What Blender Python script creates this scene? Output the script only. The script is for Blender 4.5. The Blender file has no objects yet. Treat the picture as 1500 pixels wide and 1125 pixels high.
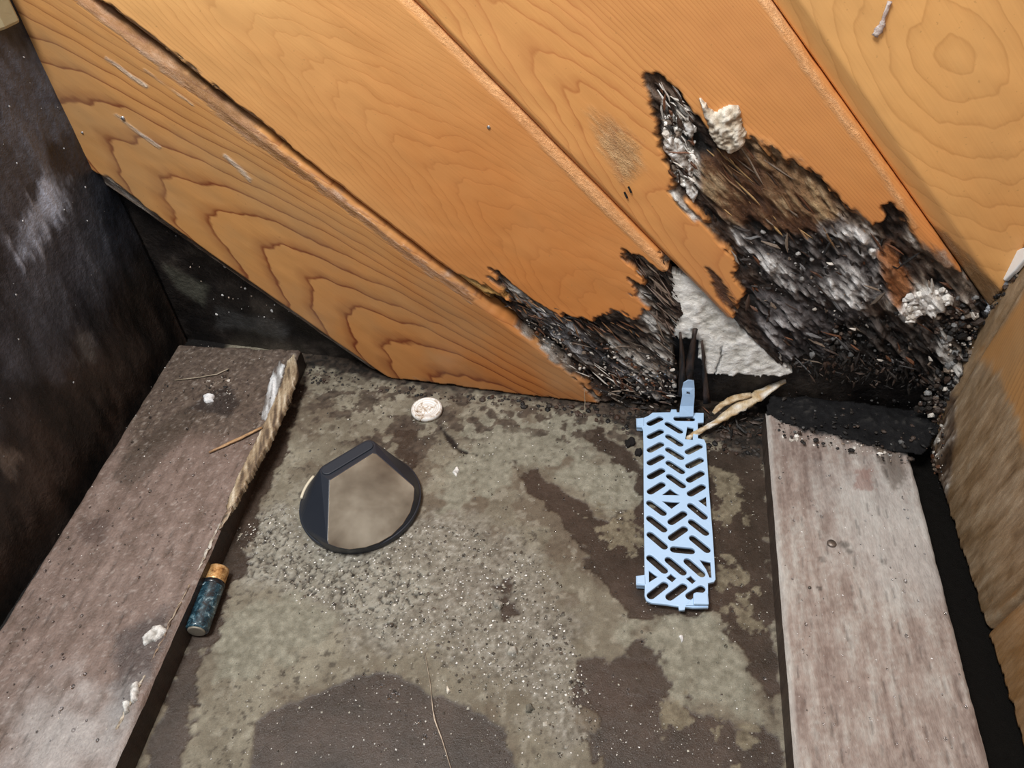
import bpy, bmesh, math, random
import numpy as np
from mathutils import Vector, Matrix
random.seed(7); np.random.seed(7)
S = bpy.context.scene

# ---------------------------------------------------------------- camera
H = 0.42                                   # camera height above the slab, metres
F = 1100.0                                 # focal length in pixels of the 1500 px frame
CX, CY = 750.0, 562.5
def nrm(v): v = np.array(v, float); return v / np.linalg.norm(v)
_Y = nrm((180, -1062.5, F)); _D = nrm((84, 1137.5, F)); _D = nrm(_D - _Y * (_D @ _Y))
_Z = -_D; _X = np.cross(_Y, _Z)
M = np.array([_X, _Y, _Z])                 # world <- camera (x right, y down, z forward)
CAM = np.array([0, 0, H])
cam_d = bpy.data.cameras.new('camera'); cam = bpy.data.objects.new('camera', cam_d)
S.collection.objects.link(cam); S.camera = cam
cam_d.sensor_width = 36; cam_d.lens = F / 1500 * 36; cam_d.clip_start = 0.01
R3 = Matrix(((M[0, 0], -M[0, 1], -M[0, 2]), (M[1, 0], -M[1, 1], -M[1, 2]), (M[2, 0], -M[2, 1], -M[2, 2])))
cam.matrix_world = Matrix.Translation((0, 0, H)) @ R3.to_4x4()

# ---------------------------------------------------------------- world, lights, exposure
W_ = bpy.data.worlds.new('world'); S.world = W_; W_.use_nodes = True
bg = W_.node_tree.nodes['Background']; bg.inputs[0].default_value = (0.80, 0.90, 1.0, 1); bg.inputs[1].default_value = 0.42
def area(name, loc, aim, size, power, col):
    d = bpy.data.lights.new(name, 'AREA'); d.shape = 'RECTANGLE'; d.size, d.size_y = size; d.energy = power; d.color = col
    o = bpy.data.objects.new(name, d); S.collection.objects.link(o); o.location = loc
    o.rotation_euler = (Vector(aim) - Vector(loc)).to_track_quat('-Z', 'Y').to_euler(); return o
area('opening_light', (-0.28, 0.08, 1.05), (0.0, 0.36, 0.05), (0.30, 0.22), 11.5, (1.0, 0.97, 0.93))
area('phone_lamp', (0.03, 0.03, 0.47), (0.0, 0.36, 0.06), (0.02, 0.02), 0.25, (1.0, 0.98, 0.95))
S.view_settings.view_transform = 'Standard'; S.view_settings.look = 'None'
S.view_settings.gamma = 1.0; S.view_settings.use_curve_mapping = False
S.view_settings.exposure = 0.06

# ---------------------------------------------------------------- numpy helpers
def hashgrid(seed): return np.random.RandomState(seed).rand(256, 256)
_hg = {}
def vn(x, y, seed=0):
    if seed not in _hg: _hg[seed] = hashgrid(seed)
    g = _hg[seed]; xi = np.floor(x).astype(int); yi = np.floor(y).astype(int)
    fx = x - xi; fy = y - yi; fx = fx * fx * (3 - 2 * fx); fy = fy * fy * (3 - 2 * fy)
    a = g[xi & 255, yi & 255]; b = g[(xi + 1) & 255, yi & 255]; c = g[xi & 255, (yi + 1) & 255]; d = g[(xi + 1) & 255, (yi + 1) & 255]
    return (a * (1 - fx) + b * fx) * (1 - fy) + (c * (1 - fx) + d * fx) * fy
def fbm(x, y, seed=0, o=4):
    s = 0; a = 1; t = 0
    for i in range(o): s = s + a * vn(x * 2 ** i + 17.3 * i, y * 2 ** i - 9.1 * i, seed + i); t += a; a *= .55
    return s / t
def ss(a, b, x): t = np.clip((x - a) / (b - a), 0, 1); return t * t * (3 - 2 * t)
def sdf(poly, x, y):                       # signed distance, positive inside
    P = np.array(poly, float); d = np.full(x.shape, 1e9); ins = np.zeros(x.shape, bool)
    for i in range(len(P)):
        a = P[i]; b = P[(i + 1) % len(P)]; e = b - a
        t = np.clip(((x - a[0]) * e[0] + (y - a[1]) * e[1]) / (e @ e + 1e-12), 0, 1)
        d = np.minimum(d, (x - a[0] - t * e[0]) ** 2 + (y - a[1] - t * e[1]) ** 2)
        if a[1] != b[1]:
            c = ((a[1] > y) != (b[1] > y)) & (x < e[0] * (y - a[1]) / e[1] + a[0]); ins ^= c
    d = np.sqrt(d); return np.where(ins, d, -d)
def ramp(n, stops):
    n = np.asarray(n); xs = [s[0] for s in stops]
    return np.stack([np.interp(n, xs, [s[1][k] for s in stops]) for k in range(3)], -1)
def ray(px, py): return M @ np.array([px - CX, py - CY, F])
class Frame:                               # a plane of the room: origin O, in-plane axes A (u) and B (v), normal N
    def __init__(s, O, A, B): s.O = np.array(O, float); s.A = nrm(A); s.B = nrm(B); s.N = np.cross(s.A, s.B)
    def uv(s, px, py, off=0):
        r = ray(px, py); t = ((s.O + s.N * off - CAM) @ s.N) / (r @ s.N); p = CAM + r * t - s.O
        return np.array([p @ s.A, p @ s.B])
    def poly(s, pts, off=0): return [s.uv(x, y, off) for x, y in pts]
    def pt(s, u, v, d=0): return s.O + s.A * u + s.B * v + s.N * d
    def mat(s):
        m = Matrix.Identity(4)
        for i in range(3): m[i][0] = s.A[i]; m[i][1] = s.B[i]; m[i][2] = s.N[i]; m[i][3] = s.O[i]
        return m
    def sub(s, u, v, ang):                 # same plane, rotated axes
        A = s.A * math.cos(ang) + s.B * math.sin(ang); B = -s.A * math.sin(ang) + s.B * math.cos(ang)
        return Frame(s.pt(u, v), A, B)
FL = Frame((0, 0, 0), (1, 0, 0), (0, 1, 0))
_a = -math.atan(.11)
BW = Frame((-0.0118, 0.4162, 0), (math.cos(_a), math.sin(_a), 0), (0, 0, 1)); 
if BW.N[1] > 0: BW.N = -BW.N
assert BW.N[1] < 0
RW = Frame((0.2325, 0.392, 0), (-0.0392, -0.9992, 0), (0, 0, 1)); assert RW.N[0] < 0
LW = Frame((-0.370, 0.0, 0), (0, 1, 0), (0, 0, 1)); assert LW.N[0] > 0
def fl(px, py, h=0): 
    r = ray(px, py); t = (h - H) / r[2]; return np.array([r[0] * t, r[1] * t])

# ---------------------------------------------------------------- object helpers
def link(o, parent=None):
    S.collection.objects.link(o)
    if parent is not None:
        o.parent = parent; o.matrix_parent_inverse = Matrix.Identity(4)
    return o
def tag(o, label=None, cat=None, group=None, kind=None):
    if label: o['label'] = label
    if cat: o['category'] = cat
    if group: o['group'] = group
    if kind: o['kind'] = kind
    return o
def empty(name, loc=(0, 0, 0), rz=0):
    o = bpy.data.objects.new(name, None); o.empty_display_size = .01; o.location = loc; o.rotation_euler = (0, 0, rz); return link(o)
def mesh_obj(name, V, Fc, mat, parent=None, world=None, smooth=False, cols=None, attrs=None):
    """V in world coordinates unless world is None-matrix; 'world' = the object's own matrix (verts then local)."""
    me = bpy.data.meshes.new(name); me.from_pydata([tuple(v) for v in V] if not isinstance(V, np.ndarray) else V.tolist(), [], Fc if isinstance(Fc, list) else Fc.tolist()); 
    if smooth: me.polygons.foreach_set('use_smooth', [True] * len(me.polygons))
    if cols is not None:
        at = me.color_attributes.new('tint', 'FLOAT_COLOR', 'POINT'); at.data.foreach_set('color', np.asarray(cols, np.float32).ravel())
    for k, a in (attrs or {}).items():
        at = me.attributes.new(k, 'FLOAT', 'POINT'); at.data.foreach_set('value', np.asarray(a, np.float32))
    me.materials.append(mat); o = bpy.data.objects.new(name, me); link(o, parent)
    mw = world if world is not None else Matrix.Identity(4)
    pm = WM.get(parent.name, Matrix.Identity(4)) if parent is not None else Matrix.Identity(4)
    o.matrix_local = pm.inverted() @ mw if parent is not None else mw
    WM[o.name] = mw
    return o
WM = {}
def reg(o, m): WM[o.name] = m; return o
def bm_obj(name, bm, mat, parent=None, world=None, smooth=False, bevel=0, seg=2):
    me = bpy.data.meshes.new(name); bmesh.ops.recalc_face_normals(bm, faces=bm.faces); bm.to_mesh(me); bm.free()
    if smooth: me.polygons.foreach_set('use_smooth', [True] * len(me.polygons))
    me.materials.append(mat); o = bpy.data.objects.new(name, me); link(o, parent)
    mw = world if world is not None else Matrix.Identity(4)
    pm = WM.get(parent.name, Matrix.Identity(4)) if parent is not None else Matrix.Identity(4)
    o.matrix_local = pm.inverted() @ mw
    WM[o.name] = mw
    if bevel:
        b = o.modifiers.new('bevel', 'BEVEL'); b.width = bevel; b.segments = seg; b.limit_method = 'ANGLE'
    return o
def poly_bm(pts, z0, z1, bm=None):
    bm = bm or bmesh.new()
    a = [bm.verts.new((x, y, z0)) for x, y in pts]; b = [bm.verts.new((x, y, z1)) for x, y in pts]
    bm.faces.new(a[::-1]); bm.faces.new(b); n = len(pts)
    for i in range(n): bm.faces.new((a[i], a[(i + 1) % n], b[(i + 1) % n], b[i]))
    return bm
def grid_faces(nx, ny, keep=None):
    i = np.arange(nx - 1)[:, None] * ny + np.arange(ny - 1)[None, :]
    f = np.stack([i, i + ny, i + ny + 1, i + 1], -1)
    if keep is not None: f = f[keep]
    return f.reshape(-1, 4)
def slab(name, fr, us, vs, depth, keepv, mat, parent, cols, thick=.016, kind=None, side_col=None):
    """A relief slab on a plane: front grid displaced along the normal, cut to keepv, with walls round its edge and a back."""
    U, V = (us, vs) if us.ndim == 2 else np.meshgrid(us, vs, indexing='ij')
    nx, ny = U.shape
    kq = keepv[:-1, :-1] & keepv[1:, :-1] & keepv[1:, 1:] & keepv[:-1, 1:]
    q = grid_faces(nx, ny, kq)
    P = np.stack([U.ravel(), V.ravel(), depth.ravel()], -1); C = cols.reshape(-1, 4)
    e = np.concatenate([q[:, [0, 1]], q[:, [1, 2]], q[:, [2, 3]], q[:, [3, 0]]])
    key = np.sort(e, 1); _, inv, cnt = np.unique(key[:, 0] * 10 ** 7 + key[:, 1], return_inverse=True, return_counts=True)
    be = e[cnt[inv] == 1]; bv = np.unique(be); m = -np.ones(nx * ny, int); m[bv] = np.arange(len(bv)) + nx * ny
    P2 = P[bv].copy(); P2[:, 2] = -thick
    side = np.stack([be[:, 1], be[:, 0], m[be[:, 0]], m[be[:, 1]]], -1)
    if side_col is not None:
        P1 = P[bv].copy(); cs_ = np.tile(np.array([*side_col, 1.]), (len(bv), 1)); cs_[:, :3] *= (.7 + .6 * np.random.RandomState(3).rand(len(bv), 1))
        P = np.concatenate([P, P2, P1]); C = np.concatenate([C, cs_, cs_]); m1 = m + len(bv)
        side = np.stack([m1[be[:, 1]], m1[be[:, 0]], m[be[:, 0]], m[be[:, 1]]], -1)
    else: P = np.concatenate([P, P2]); C = np.concatenate([C, C[bv]])
    allf = np.concatenate([q, side]); used = np.unique(allf); rm = np.zeros(len(P), int); rm[used] = np.arange(len(used))
    return mesh_obj(name, P[used], rm[allf], mat, parent, fr.mat(), True, C[used])

# ---------------------------------------------------------------- materials
def newmat(name):
    m = bpy.data.materials.new(name); m.use_nodes = True; nt = m.node_tree; b = nt.nodes['Principled BSDF']; return m, nt, b
class NT:
    def __init__(s, nt): s.nt = nt
    def n(s, t, **kw):
        o = s.nt.nodes.new(t)
        for k, v in kw.items():
            if k == 'ins':
                for kk, vv in v.items(): s.set(o, kk, vv)
            else: setattr(o, k, v)
        return o
    def set(s, o, k, v):
        if isinstance(v, bpy.types.NodeSocket): s.nt.links.new(v, o.inputs[k])
        else: o.inputs[k].default_value = v
    def math(s, op, a, b=0.0, c=None, clamp=False):
        o = s.n('ShaderNodeMath', operation=op, use_clamp=clamp); s.set(o, 0, a); s.set(o, 1, b)
        if c is not None: s.set(o, 2, c)
        return o.outputs[0]
    def mix(s, f, a, b, mode='MIX'):
        o = s.n('ShaderNodeMix', data_type='RGBA', blend_type=mode); s.set(o, 0, f); s.set(o, 6, a); s.set(o, 7, b); return o.outputs[2]
    def ramp(s, f, stops, interp='LINEAR'):
        o = s.n('ShaderNodeValToRGB'); s.set(o, 0, f); e = o.color_ramp.elements; o.color_ramp.interpolation = interp
        while len(e) < len(stops): e.new(1)
        for i, (p, c) in enumerate(stops): e[i].position = p; e[i].color = (*c, 1) if len(c) == 3 else c
        return o.outputs[0]
    def noise(s, vec, scale, detail=4, rough=.55, dist=0.0):
        o = s.n('ShaderNodeTexNoise'); s.set(o, 'Vector', vec); s.set(o, 'Scale', scale); s.set(o, 'Detail', detail); s.set(o, 'Roughness', rough); s.set(o, 'Distortion', dist)
        return o.outputs[0]
    def mapping(s, vec, scale=(1, 1, 1), loc=(0, 0, 0)):
        o = s.n('ShaderNodeMapping'); s.set(o, 'Vector', vec); s.set(o, 'Scale', scale); s.set(o, 'Location', loc); return o.outputs[0]
def wood_mat(name, early, late, grey=(.30, .24, .15), A=1.0, s0=0.0, K=40.0, K4=0.0, t0=.045, freq=40, wob=.012, oval=None, contrast=.8, fine=.35, seed=0, rough=.38, tintdirt=.35, damp=None, bumpk=1.0, thin=False, fade=None, rotsc=(160, 520, 300), rotc=(1.8, 3.0, .12)):
    """Flat-sawn softwood: growth rings cut as nested arches in plank space (x along the grain, y across)."""
    m, nt, b = newmat(name); g = NT(nt)
    tc = g.n('ShaderNodeTexCoord'); ob = tc.outputs['Object']; sep = g.n('ShaderNodeSeparateXYZ'); g.set(sep, 0, ob)
    s, t = sep.outputs[0], sep.outputs[1]
    w1 = g.noise(g.mapping(ob, (11, 38, 1), (seed, seed * 2.7, 0)), 1, 2, .5)
    w2 = g.noise(g.mapping(ob, (50, 110, 1), (seed * 3, seed, 0)), 1, 2, .5)
    wv = g.math('ADD', g.math('MULTIPLY', g.math('SUBTRACT', w1, .5), wob * 4), g.math('MULTIPLY', g.math('SUBTRACT', w2, .5), wob))
    dt = g.math('SUBTRACT', t, t0)
    if oval:
        ds = g.math('DIVIDE', g.math('SUBTRACT', s, oval[0]), oval[1])
        h = g.math('SQRT', g.math('ADD', g.math('MULTIPLY', ds, ds), g.math('MULTIPLY', dt, dt)))
    else:
        d2 = g.math('MULTIPLY', dt, dt); h = g.math('SUBTRACT', g.math('MULTIPLY', s, A), g.math('MULTIPLY', d2, K))
        if K4: h = g.math('SUBTRACT', h, g.math('MULTIPLY', g.math('MULTIPLY', g.math('MULTIPLY', d2, g.math('MAXIMUM', dt, 0)), 1.0), K4))
    h = g.math('ADD', h, wv)
    ph = g.math('FRACT', g.math('MULTIPLY', h, freq))
    band = g.ramp(ph, [(0, (0, 0, 0)), (.55, (.06, .06, .06)), (.84, (.42, .42, .42)), (.94, (1, 1, 1)), (1, (0, 0, 0))] if thin else [(0, (0, 0, 0)), (.45, (.10, .10, .10)), (.82, (.55, .55, .55)), (.93, (1, 1, 1)), (1, (0, 0, 0))])
    if fade: band = g.math('MULTIPLY', band, g.math('MULTIPLY_ADD', g.ramp(t, [(fade[0], (0, 0, 0)), (fade[1], (1, 1, 1))]), -fade[2], 1.0))
    st = g.noise(g.mapping(ob, (14, 900, 1), (seed, 0, 0)), 1, 3, .6)
    big = g.noise(g.mapping(ob, (7, 16, 1), (seed * 5, 3, 0)), 1, 3, .5)
    f = g.math('MULTIPLY', band, g.math('MULTIPLY', g.math('ADD', big, .35), contrast), clamp=True)
    f = g.math('ADD', f, g.math('MULTIPLY', g.math('SUBTRACT', st, .5), fine), clamp=True)
    col = g.mix(f, (*early, 1), (*late, 1))
    if damp:  # damp reddening plus painted light falloff, darker along the grain
        damp_shade = g.ramp(g.math('ADD', s, g.math('MULTIPLY', g.math('SUBTRACT', big, .5), .25)), [(damp[0], (0, 0, 0)), (damp[1], (1, 1, 1))])
        col = g.mix(g.math('MULTIPLY', damp_shade, damp[2]), col, g.mix(1.0, col, (.72, .50, .36, 1), 'MULTIPLY'))
    # dust, handling dirt: greyer cloudy zones
    dz = g.ramp(g.noise(g.mapping(ob, (9, 14, 1), (seed * 2, 8, 0)), 1, 5, .6), [(.42, (0, 0, 0)), (.75, (1, 1, 1))])
    col = g.mix(g.math('MULTIPLY', dz, tintdirt), col, (*grey, 1))
    sp = g.ramp(g.noise(ob, 420, 2, .5), [(.70, (0, 0, 0)), (.76, (1, 1, 1))])
    col = g.mix(g.math('MULTIPLY', sp, .35), col, (*[c * .45 for c in early], 1))
    at = g.n('ShaderNodeAttribute', attribute_name='tint')
    n1 = g.noise(g.mapping(ob, rotsc, (0, 0, 0)), 1, 5, .75)
    n2 = g.noise(ob, 1100, 3, .7)
    md = g.math('MULTIPLY', g.math('ADD', g.math('MULTIPLY', g.math('POWER', n1, rotc[0]), rotc[1]), rotc[2]), g.math('ADD', g.math('MULTIPLY', n2, 1.1), .45))
    tc2 = g.n('ShaderNodeVectorMath', operation='SCALE'); g.set(tc2, 0, at.outputs['Color']); g.set(tc2, 'Scale', md)
    col = g.mix(at.outputs['Alpha'], col, tc2.outputs[0])
    g.set(b, 'Base Color', col)
    ra = g.math('MULTIPLY_ADD', at.outputs['Alpha'], -.02, rough)
    g.set(b, 'Roughness', g.math('ADD', ra, g.math('MULTIPLY', g.math('SUBTRACT', n2, .5), .3)))
    b.inputs['Specular IOR Level'].default_value = .35
    hgt = g.math('ADD', g.math('MULTIPLY', g.math('ADD', st, g.math('MULTIPLY', band, -.3)), .10), g.math('MULTIPLY', g.math('MULTIPLY', at.outputs['Alpha'], md), 1.0))
    bp = g.n('ShaderNodeBump'); g.set(bp, 'Height', hgt); g.set(bp, 'Strength', .8); g.set(bp, 'Distance', .0009 * bumpk); g.set(b, 'Normal', bp.outputs[0])
    return m
def tint_mat(name, rough=.4, rv=.3, sc=600, stretch=(1, 1, 1), amp=1.2, bump=.0006, spec=.5, wetattr=False, blotch=0.0):
    """Colour from the mesh's own pigment attribute, broken up by fine grain; alpha = how wet (smooth)."""
    m, nt, b = newmat(name); g = NT(nt); ob = g.n('ShaderNodeTexCoord').outputs['Object']
    at = g.n('ShaderNodeAttribute', attribute_name='tint')
    n1 = g.noise(g.mapping(ob, stretch), sc, 4, .7); n2 = g.noise(g.mapping(ob, stretch), sc * .22, 4, .6)
    md = g.math('ADD', g.math('MULTIPLY', g.math('SUBTRACT', n1, .5), amp), g.math('MULTIPLY_ADD', g.math('SUBTRACT', n2, .5), blotch, 1.0))
    md = g.math('MAXIMUM', md, .05)
    v = g.n('ShaderNodeVectorMath', operation='SCALE'); g.set(v, 0, at.outputs['Color']); g.set(v, 'Scale', md)
    g.set(b, 'Base Color', v.outputs[0]); b.inputs['Specular IOR Level'].default_value = spec
    if wetattr: g.set(b, 'Specular IOR Level', g.math('MULTIPLY_ADD', at.outputs['Alpha'], .34, .08))
    if wetattr:
        g.set(b, 'Roughness', g.math('ADD', g.math('MULTIPLY_ADD', at.outputs['Alpha'], -(rough - .22), rough), g.math('MULTIPLY', g.math('SUBTRACT', n2, .5), rv)))
        k = g.math('MULTIPLY_ADD', at.outputs['Alpha'], -.8, 1.0)
        hh = g.math('MULTIPLY', n1, k)
    else:
        g.set(b, 'Roughness', g.math('MULTIPLY_ADD', g.math('SUBTRACT', n2, .5), rv, rough)); hh = n1
    bp = g.n('ShaderNodeBump'); g.set(bp, 'Height', hh); g.set(bp, 'Strength', .9); g.set(bp, 'Distance', bump); g.set(b, 'Normal', bp.outputs[0])
    return m
def plain(name, col, rough=.5, metal=0, spec=.5, bumpsc=0, bumpd=.0002, var=0.0, coat=0):
    m, nt, b = newmat(name); g = NT(nt); b.inputs['Roughness'].default_value = rough; b.inputs['Metallic'].default_value = metal
    b.inputs['Specular IOR Level'].default_value = spec; b.inputs['Base Color'].default_value = (*col, 1); b.inputs['Coat Weight'].default_value = coat
    ob = g.n('ShaderNodeTexCoord').outputs['Object']; n = g.noise(ob, bumpsc or 300, 4, .6)
    if var:
        g.set(b, 'Base Color', g.mix(n, (*[c * (1 - var) for c in col], 1), (*[min(1, c * (1 + var)) for c in col], 1)))
    if bumpsc:
        bp = g.n('ShaderNodeBump'); g.set(bp, 'Height', n); g.set(bp, 'Distance', bumpd); g.set(b, 'Normal', bp.outputs[0])
    return m
BLK = (.012, .011, .011); DBR = (.045, .026, .018); RBR = (.13, .055, .028); GBR = (.20, .155, .12); LGR = (.55, .51, .46); WHT = (.80, .78, .74); TAN = (.42, .27, .12)

# ================================================================ FLOOR
xs = np.concatenate([np.linspace(-.9, -.40, 9)[:-1], np.arange(-.40, .245, .001), np.linspace(.246, .75, 9)])
ys = np.concatenate([np.linspace(-.7, .05, 12)[:-1], np.arange(.05, .475, .001), np.linspace(.475, .56, 4)])
FU, FV = np.meshgrid(xs, ys, indexing='ij')
def fp(pts): return [tuple(fl(x, y)) for x, y in pts]
def fm(pts, soft=.002, amp=.008, sc=90, seed=1):
    return ss(-soft, soft, sdf(fp(pts), FU, FV) + (fbm(FU * sc, FV * sc, seed, 5) - .5) * amp * 2)
nA = fbm(FU * 60, FV * 60, 3, 5); nB = fbm(FU * 300, FV * 300, 11, 4); nC = fbm(FU * 22, FV * 22, 21, 4)
conc = ramp(np.clip((nA * .6 + nC * .5 + nB * .3) / 1.4 * 2.2 - .6, 0, 1), [(0, (.135, .115, .085)), (.45, (.20, .18, .138)), (1, (.31, .29, .228))])
silt = ramp(np.clip(nA * 1.6 - .3, 0, 1), [(0, (.028, .020, .015)), (1, (.058, .040, .031))])
col = conc.copy(); wet = np.full(FU.shape, .25); hgt = (nC - .5) * .0006 + (nB - .5) * .0007
def paint(c, mask, w=None, dh=0):
    global col, wet, hgt
    col = col * (1 - mask[..., None]) + c * mask[..., None]
    if w is not None: wet = wet * (1 - mask) + w * mask
    hgt = hgt * (1 - mask * (.8 if (w or 0) > .8 else 0)) + dh * mask
# brownish damp stain patches over the pale slab
paint(ramp(nB, [(0, (.09, .065, .048)), (1, (.16, .13, .095))]), ss(.52, .60, fbm(FU * 45, FV * 45, 31, 5)) * .75 * fm([(430, 560), (1000, 600), (900, 760), (880, 900), (640, 900), (560, 700), (430, 690)], .02, .02), .3)
# scattered dark pits and pale scars over the whole slab
pit = ss(.66, .74, fbm(FU * 420, FV * 420, 611, 2)); paint(np.array((.045, .036, .030)), pit * .7 * ss(.35, .6, nC), .4, -.0003)
scar = ss(.62, .72, fbm(FU * 150, FV * 150, 617, 5)); paint(np.array((.36, .34, .28)), scar * .45, .2)
grit = fm([(330, 770), (400, 740), (500, 810), (640, 740), (760, 780), (830, 900), (880, 1080), (820, 1120), (760, 1010), (620, 950), (540, 960), (500, 930), (430, 870), (330, 850)], .01, .018) 
gn = fbm(FU * 480, FV * 480, 41, 3) * .75 + fbm(FU * 120, FV * 120, 44, 3) * .25
paint(ramp(gn, [(.2, (.06, .05, .04)), (.45, (.19, .175, .145)), (.62, (.27, .255, .22)), (.8, (.46, .45, .41))]), grit * .75, .45); hgt += grit * (gn - .5) * .0009
crk = fm([(340, 780), (400, 745), (480, 820), (560, 815), (640, 860), (560, 940), (480, 880), (340, 850)], .006, .012)
# mud cracks: worley edges
pts = np.random.RandomState(5).rand(2600, 2); 
cellx = FU * 150; celly = FV * 150
def worley(x, y, seed):
    xi = np.floor(x).astype(int); yi = np.floor(y).astype(int); a = np.full(x.shape, 9.); b = a.copy(); g1 = hashgrid(seed); g2 = hashgrid(seed + 1)
    for i in (-1, 0, 1):
        for j in (-1, 0, 1):
            d = np.hypot(xi + i + g1[(xi + i) & 255, (yi + j) & 255] - x, yi + j + g2[(xi + i) & 255, (yi + j) & 255] - y)
            b = np.where(d < a, a, np.minimum(b, d)); a = np.minimum(a, d)
    return b - a
we = worley(FU * 150 + nA * 3, FV * 150 + nB * 1.5, 60); cl = ss(.13, .02, we) * crk * ss(.30, .5, nB + .1)
paint(np.array((.03, .026, .022)), cl * .85, .6, -.0012)
paint(ramp(nB, [(.3, (.24, .23, .19)), (.7, (.38, .37, .32))]), crk * (1 - cl) * .65 * ss(.05, .25, we), .4, .0004)
# greenish-grey bare slab fields
for P, a in [([(300, 900), (430, 870), (500, 900), (480, 940), (380, 985), (290, 1010), (270, 960)], .012), ([(855, 660), (905, 655), (950, 690), (945, 760), (925, 780), (890, 760), (850, 720), (800, 695)], .010),
             ([(640, 760), (700, 620), (840, 600), (900, 640), (830, 680), (700, 720)], .02), ([(930, 900), (1000, 895), (1050, 905), (1100, 985), (1120, 1060), (1040, 1050), (960, 1010), (900, 930)], .01)]:
    paint(ramp(nB, [(.2, (.17, .162, .125)), (.8, (.33, .32, .26))]), fm(P, .004, a) * .9, .2)
# wet brown silt
silts = [[(330, 1330), (375, 1060), (430, 1025), (490, 1000), (560, 985), (620, 1010), (690, 1035), (745, 1075), (790, 1330)],
         [(745, 680), (790, 690), (840, 725), (880, 755), (925, 785), (950, 790), (955, 880), (955, 905), (920, 900), (880, 850), (850, 800), (800, 740)],
         [(1035, 660), (1125, 650), (1150, 1330), (1000, 1330), (880, 1330), (870, 1060), (840, 1000), (880, 985), (930, 1010), (990, 1030), (1050, 1045), (1135, 1075), (1110, 1000), (1060, 915), (1040, 880)],
         [(840, 975), (900, 960), (960, 970), (985, 1020), (960, 1040), (900, 1050), (850, 1030)], [(905, 945), (935, 935), (965, 950), (960, 970), (925, 975)],
         [(915, 655), (940, 680), (1040, 690), (1040, 720), (950, 740), (940, 700), (880, 665), (860, 640), (880, 625)],
         [(435, 560), (450, 560), (380, 770), (300, 960), (240, 1330), (150, 1330), (280, 900), (340, 760)],  # gutter by the left sleeper: wet silt plus painted shade
         [(725, 860), (745, 850), (760, 900), (740, 905)], [(590, 610), (615, 620), (620, 680), (600, 700), (570, 650)], [(930, 690), (950, 690), (950, 880), (935, 780)]]
silts.insert(1, [(900, 745), (1000, 740), (1045, 700), (1050, 890), (960, 905), (925, 880), (890, 830)])
for i, P in enumerate(silts[:-3]): paint(ramp(nB, [(.2, (.085, .062, .044)), (.8, (.17, .14, .10))]), fm(P, .006, .020, 70, 170 + i) * .6, .5)
for i, P in enumerate(silts): paint(silt, fm(P, .0012, .010 if i else .004, 110, 70 + i) * .96, .85, -.0004)
for P in [[(1052, 825), (1085, 820), (1100, 850), (1080, 870), (1050, 845)], [(1072, 870), (1100, 900), (1112, 918), (1085, 912)], [(1045, 690), (1075, 700), (1085, 760), (1060, 770), (1042, 740)], [(960, 1020), (1000, 1040), (990, 1060)], [(1068, 1080), (1095, 1085), (1080, 1110)], [(880, 755), (920, 760), (935, 800), (900, 790)]]:
    paint(ramp(nB, [(.2, (.11, .09, .06)), (.7, (.25, .22, .155))]), fm(P, .0015, .022, 130, 5) * .8, .35)
# black rot run-off along the wall
paint(ramp(nB, [(.3, (.012, .011, .010)), (.8, (.06, .045, .035))]), fm([(430, 500), (455, 535), (560, 560), (760, 582), (860, 600), (930, 640), (1030, 640), (1120, 680), (1140, 560), (900, 540), (430, 470)], .003, .008, 160, 90), .5, .0004)
paint(ramp(nB, [(.2, (.03, .022, .018)), (.8, (.11, .085, .065))]), ss(.50, .56, fbm(FU * 130, FV * 130, 93, 4)) * fm([(445, 540), (560, 560), (900, 590), (1040, 650), (1020, 720), (900, 660), (760, 640), (650, 640), (600, 700), (450, 620)], .01, .014) * .9, .5)
paint(np.array((.018, .014, .012)), fm([(640, 620), (655, 632), (672, 655), (700, 668), (672, 664), (650, 640)], .0012, .003, 200, 7), .4, -.0006)
paint(np.array((.005, .0045, .004)), ss(.185, .192, FU), 0); paint(np.array((.010, .009, .009)), ss(-.325, -.335, FU), .5)  # side slots blackened: wet rot mush plus painted shade
hgt = np.where((FU > -.41) & (FU < .25) & (FV > .05), hgt, 0)
M_FLOOR = tint_mat('damp_concrete', rough=.55, rv=.25, sc=1300, amp=1.0, bump=.0008, wetattr=True, blotch=.6, spec=.38)
P = np.stack([FU.ravel(), FV.ravel(), hgt.ravel()], -1)
floor = mesh_obj('floor', P, grid_faces(len(xs), len(ys)), M_FLOOR, None, None, True, np.concatenate([col, wet[..., None]], -1).reshape(-1, 4))
tag(floor, kind='structure')

# ================================================================ BACK WALL
STRUCT = lambda n, V, Fc, m: tag(mesh_obj(n, V, Fc, m), kind='structure')
M_BACK = tint_mat('wet_black_backing', rough=.35, rv=.4, sc=260, stretch=(1, 1, 1), amp=1.4, bump=.0012, blotch=1.2)
us = np.arange(-.372, .25, .002); vs = np.concatenate([np.arange(-.002, .30, .002), np.arange(.31, .62, .03)])
BU, BV = np.meshgrid(us, vs, indexing='ij')
n1 = fbm(BU * 40, BV * 40, 101, 5); n2 = fbm(BU * 200, BV * 200, 105, 3)
c = ramp(n1, [(.3, (.008, .007, .007)), (.6, (.022, .018, .016)), (.8, (.06, .05, .042))])
m_ = ss(-.004, .004, sdf(BW.poly([(225, 410), (290, 440), (280, 470), (240, 440)]), BU, BV) + (n1 - .5) * .01); c = c * (1 - m_[..., None] * .7) + np.array((.10, .10, .08)) * m_[..., None] * .7
m_ = ss(-.004, .004, sdf(BW.poly([(300, 470), (420, 500), (400, 515), (300, 500)]), BU, BV) + (n1 - .5) * .016); c = c * (1 - m_[..., None] * .6) + np.array((.055, .055, .055)) * m_[..., None] * .6
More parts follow.
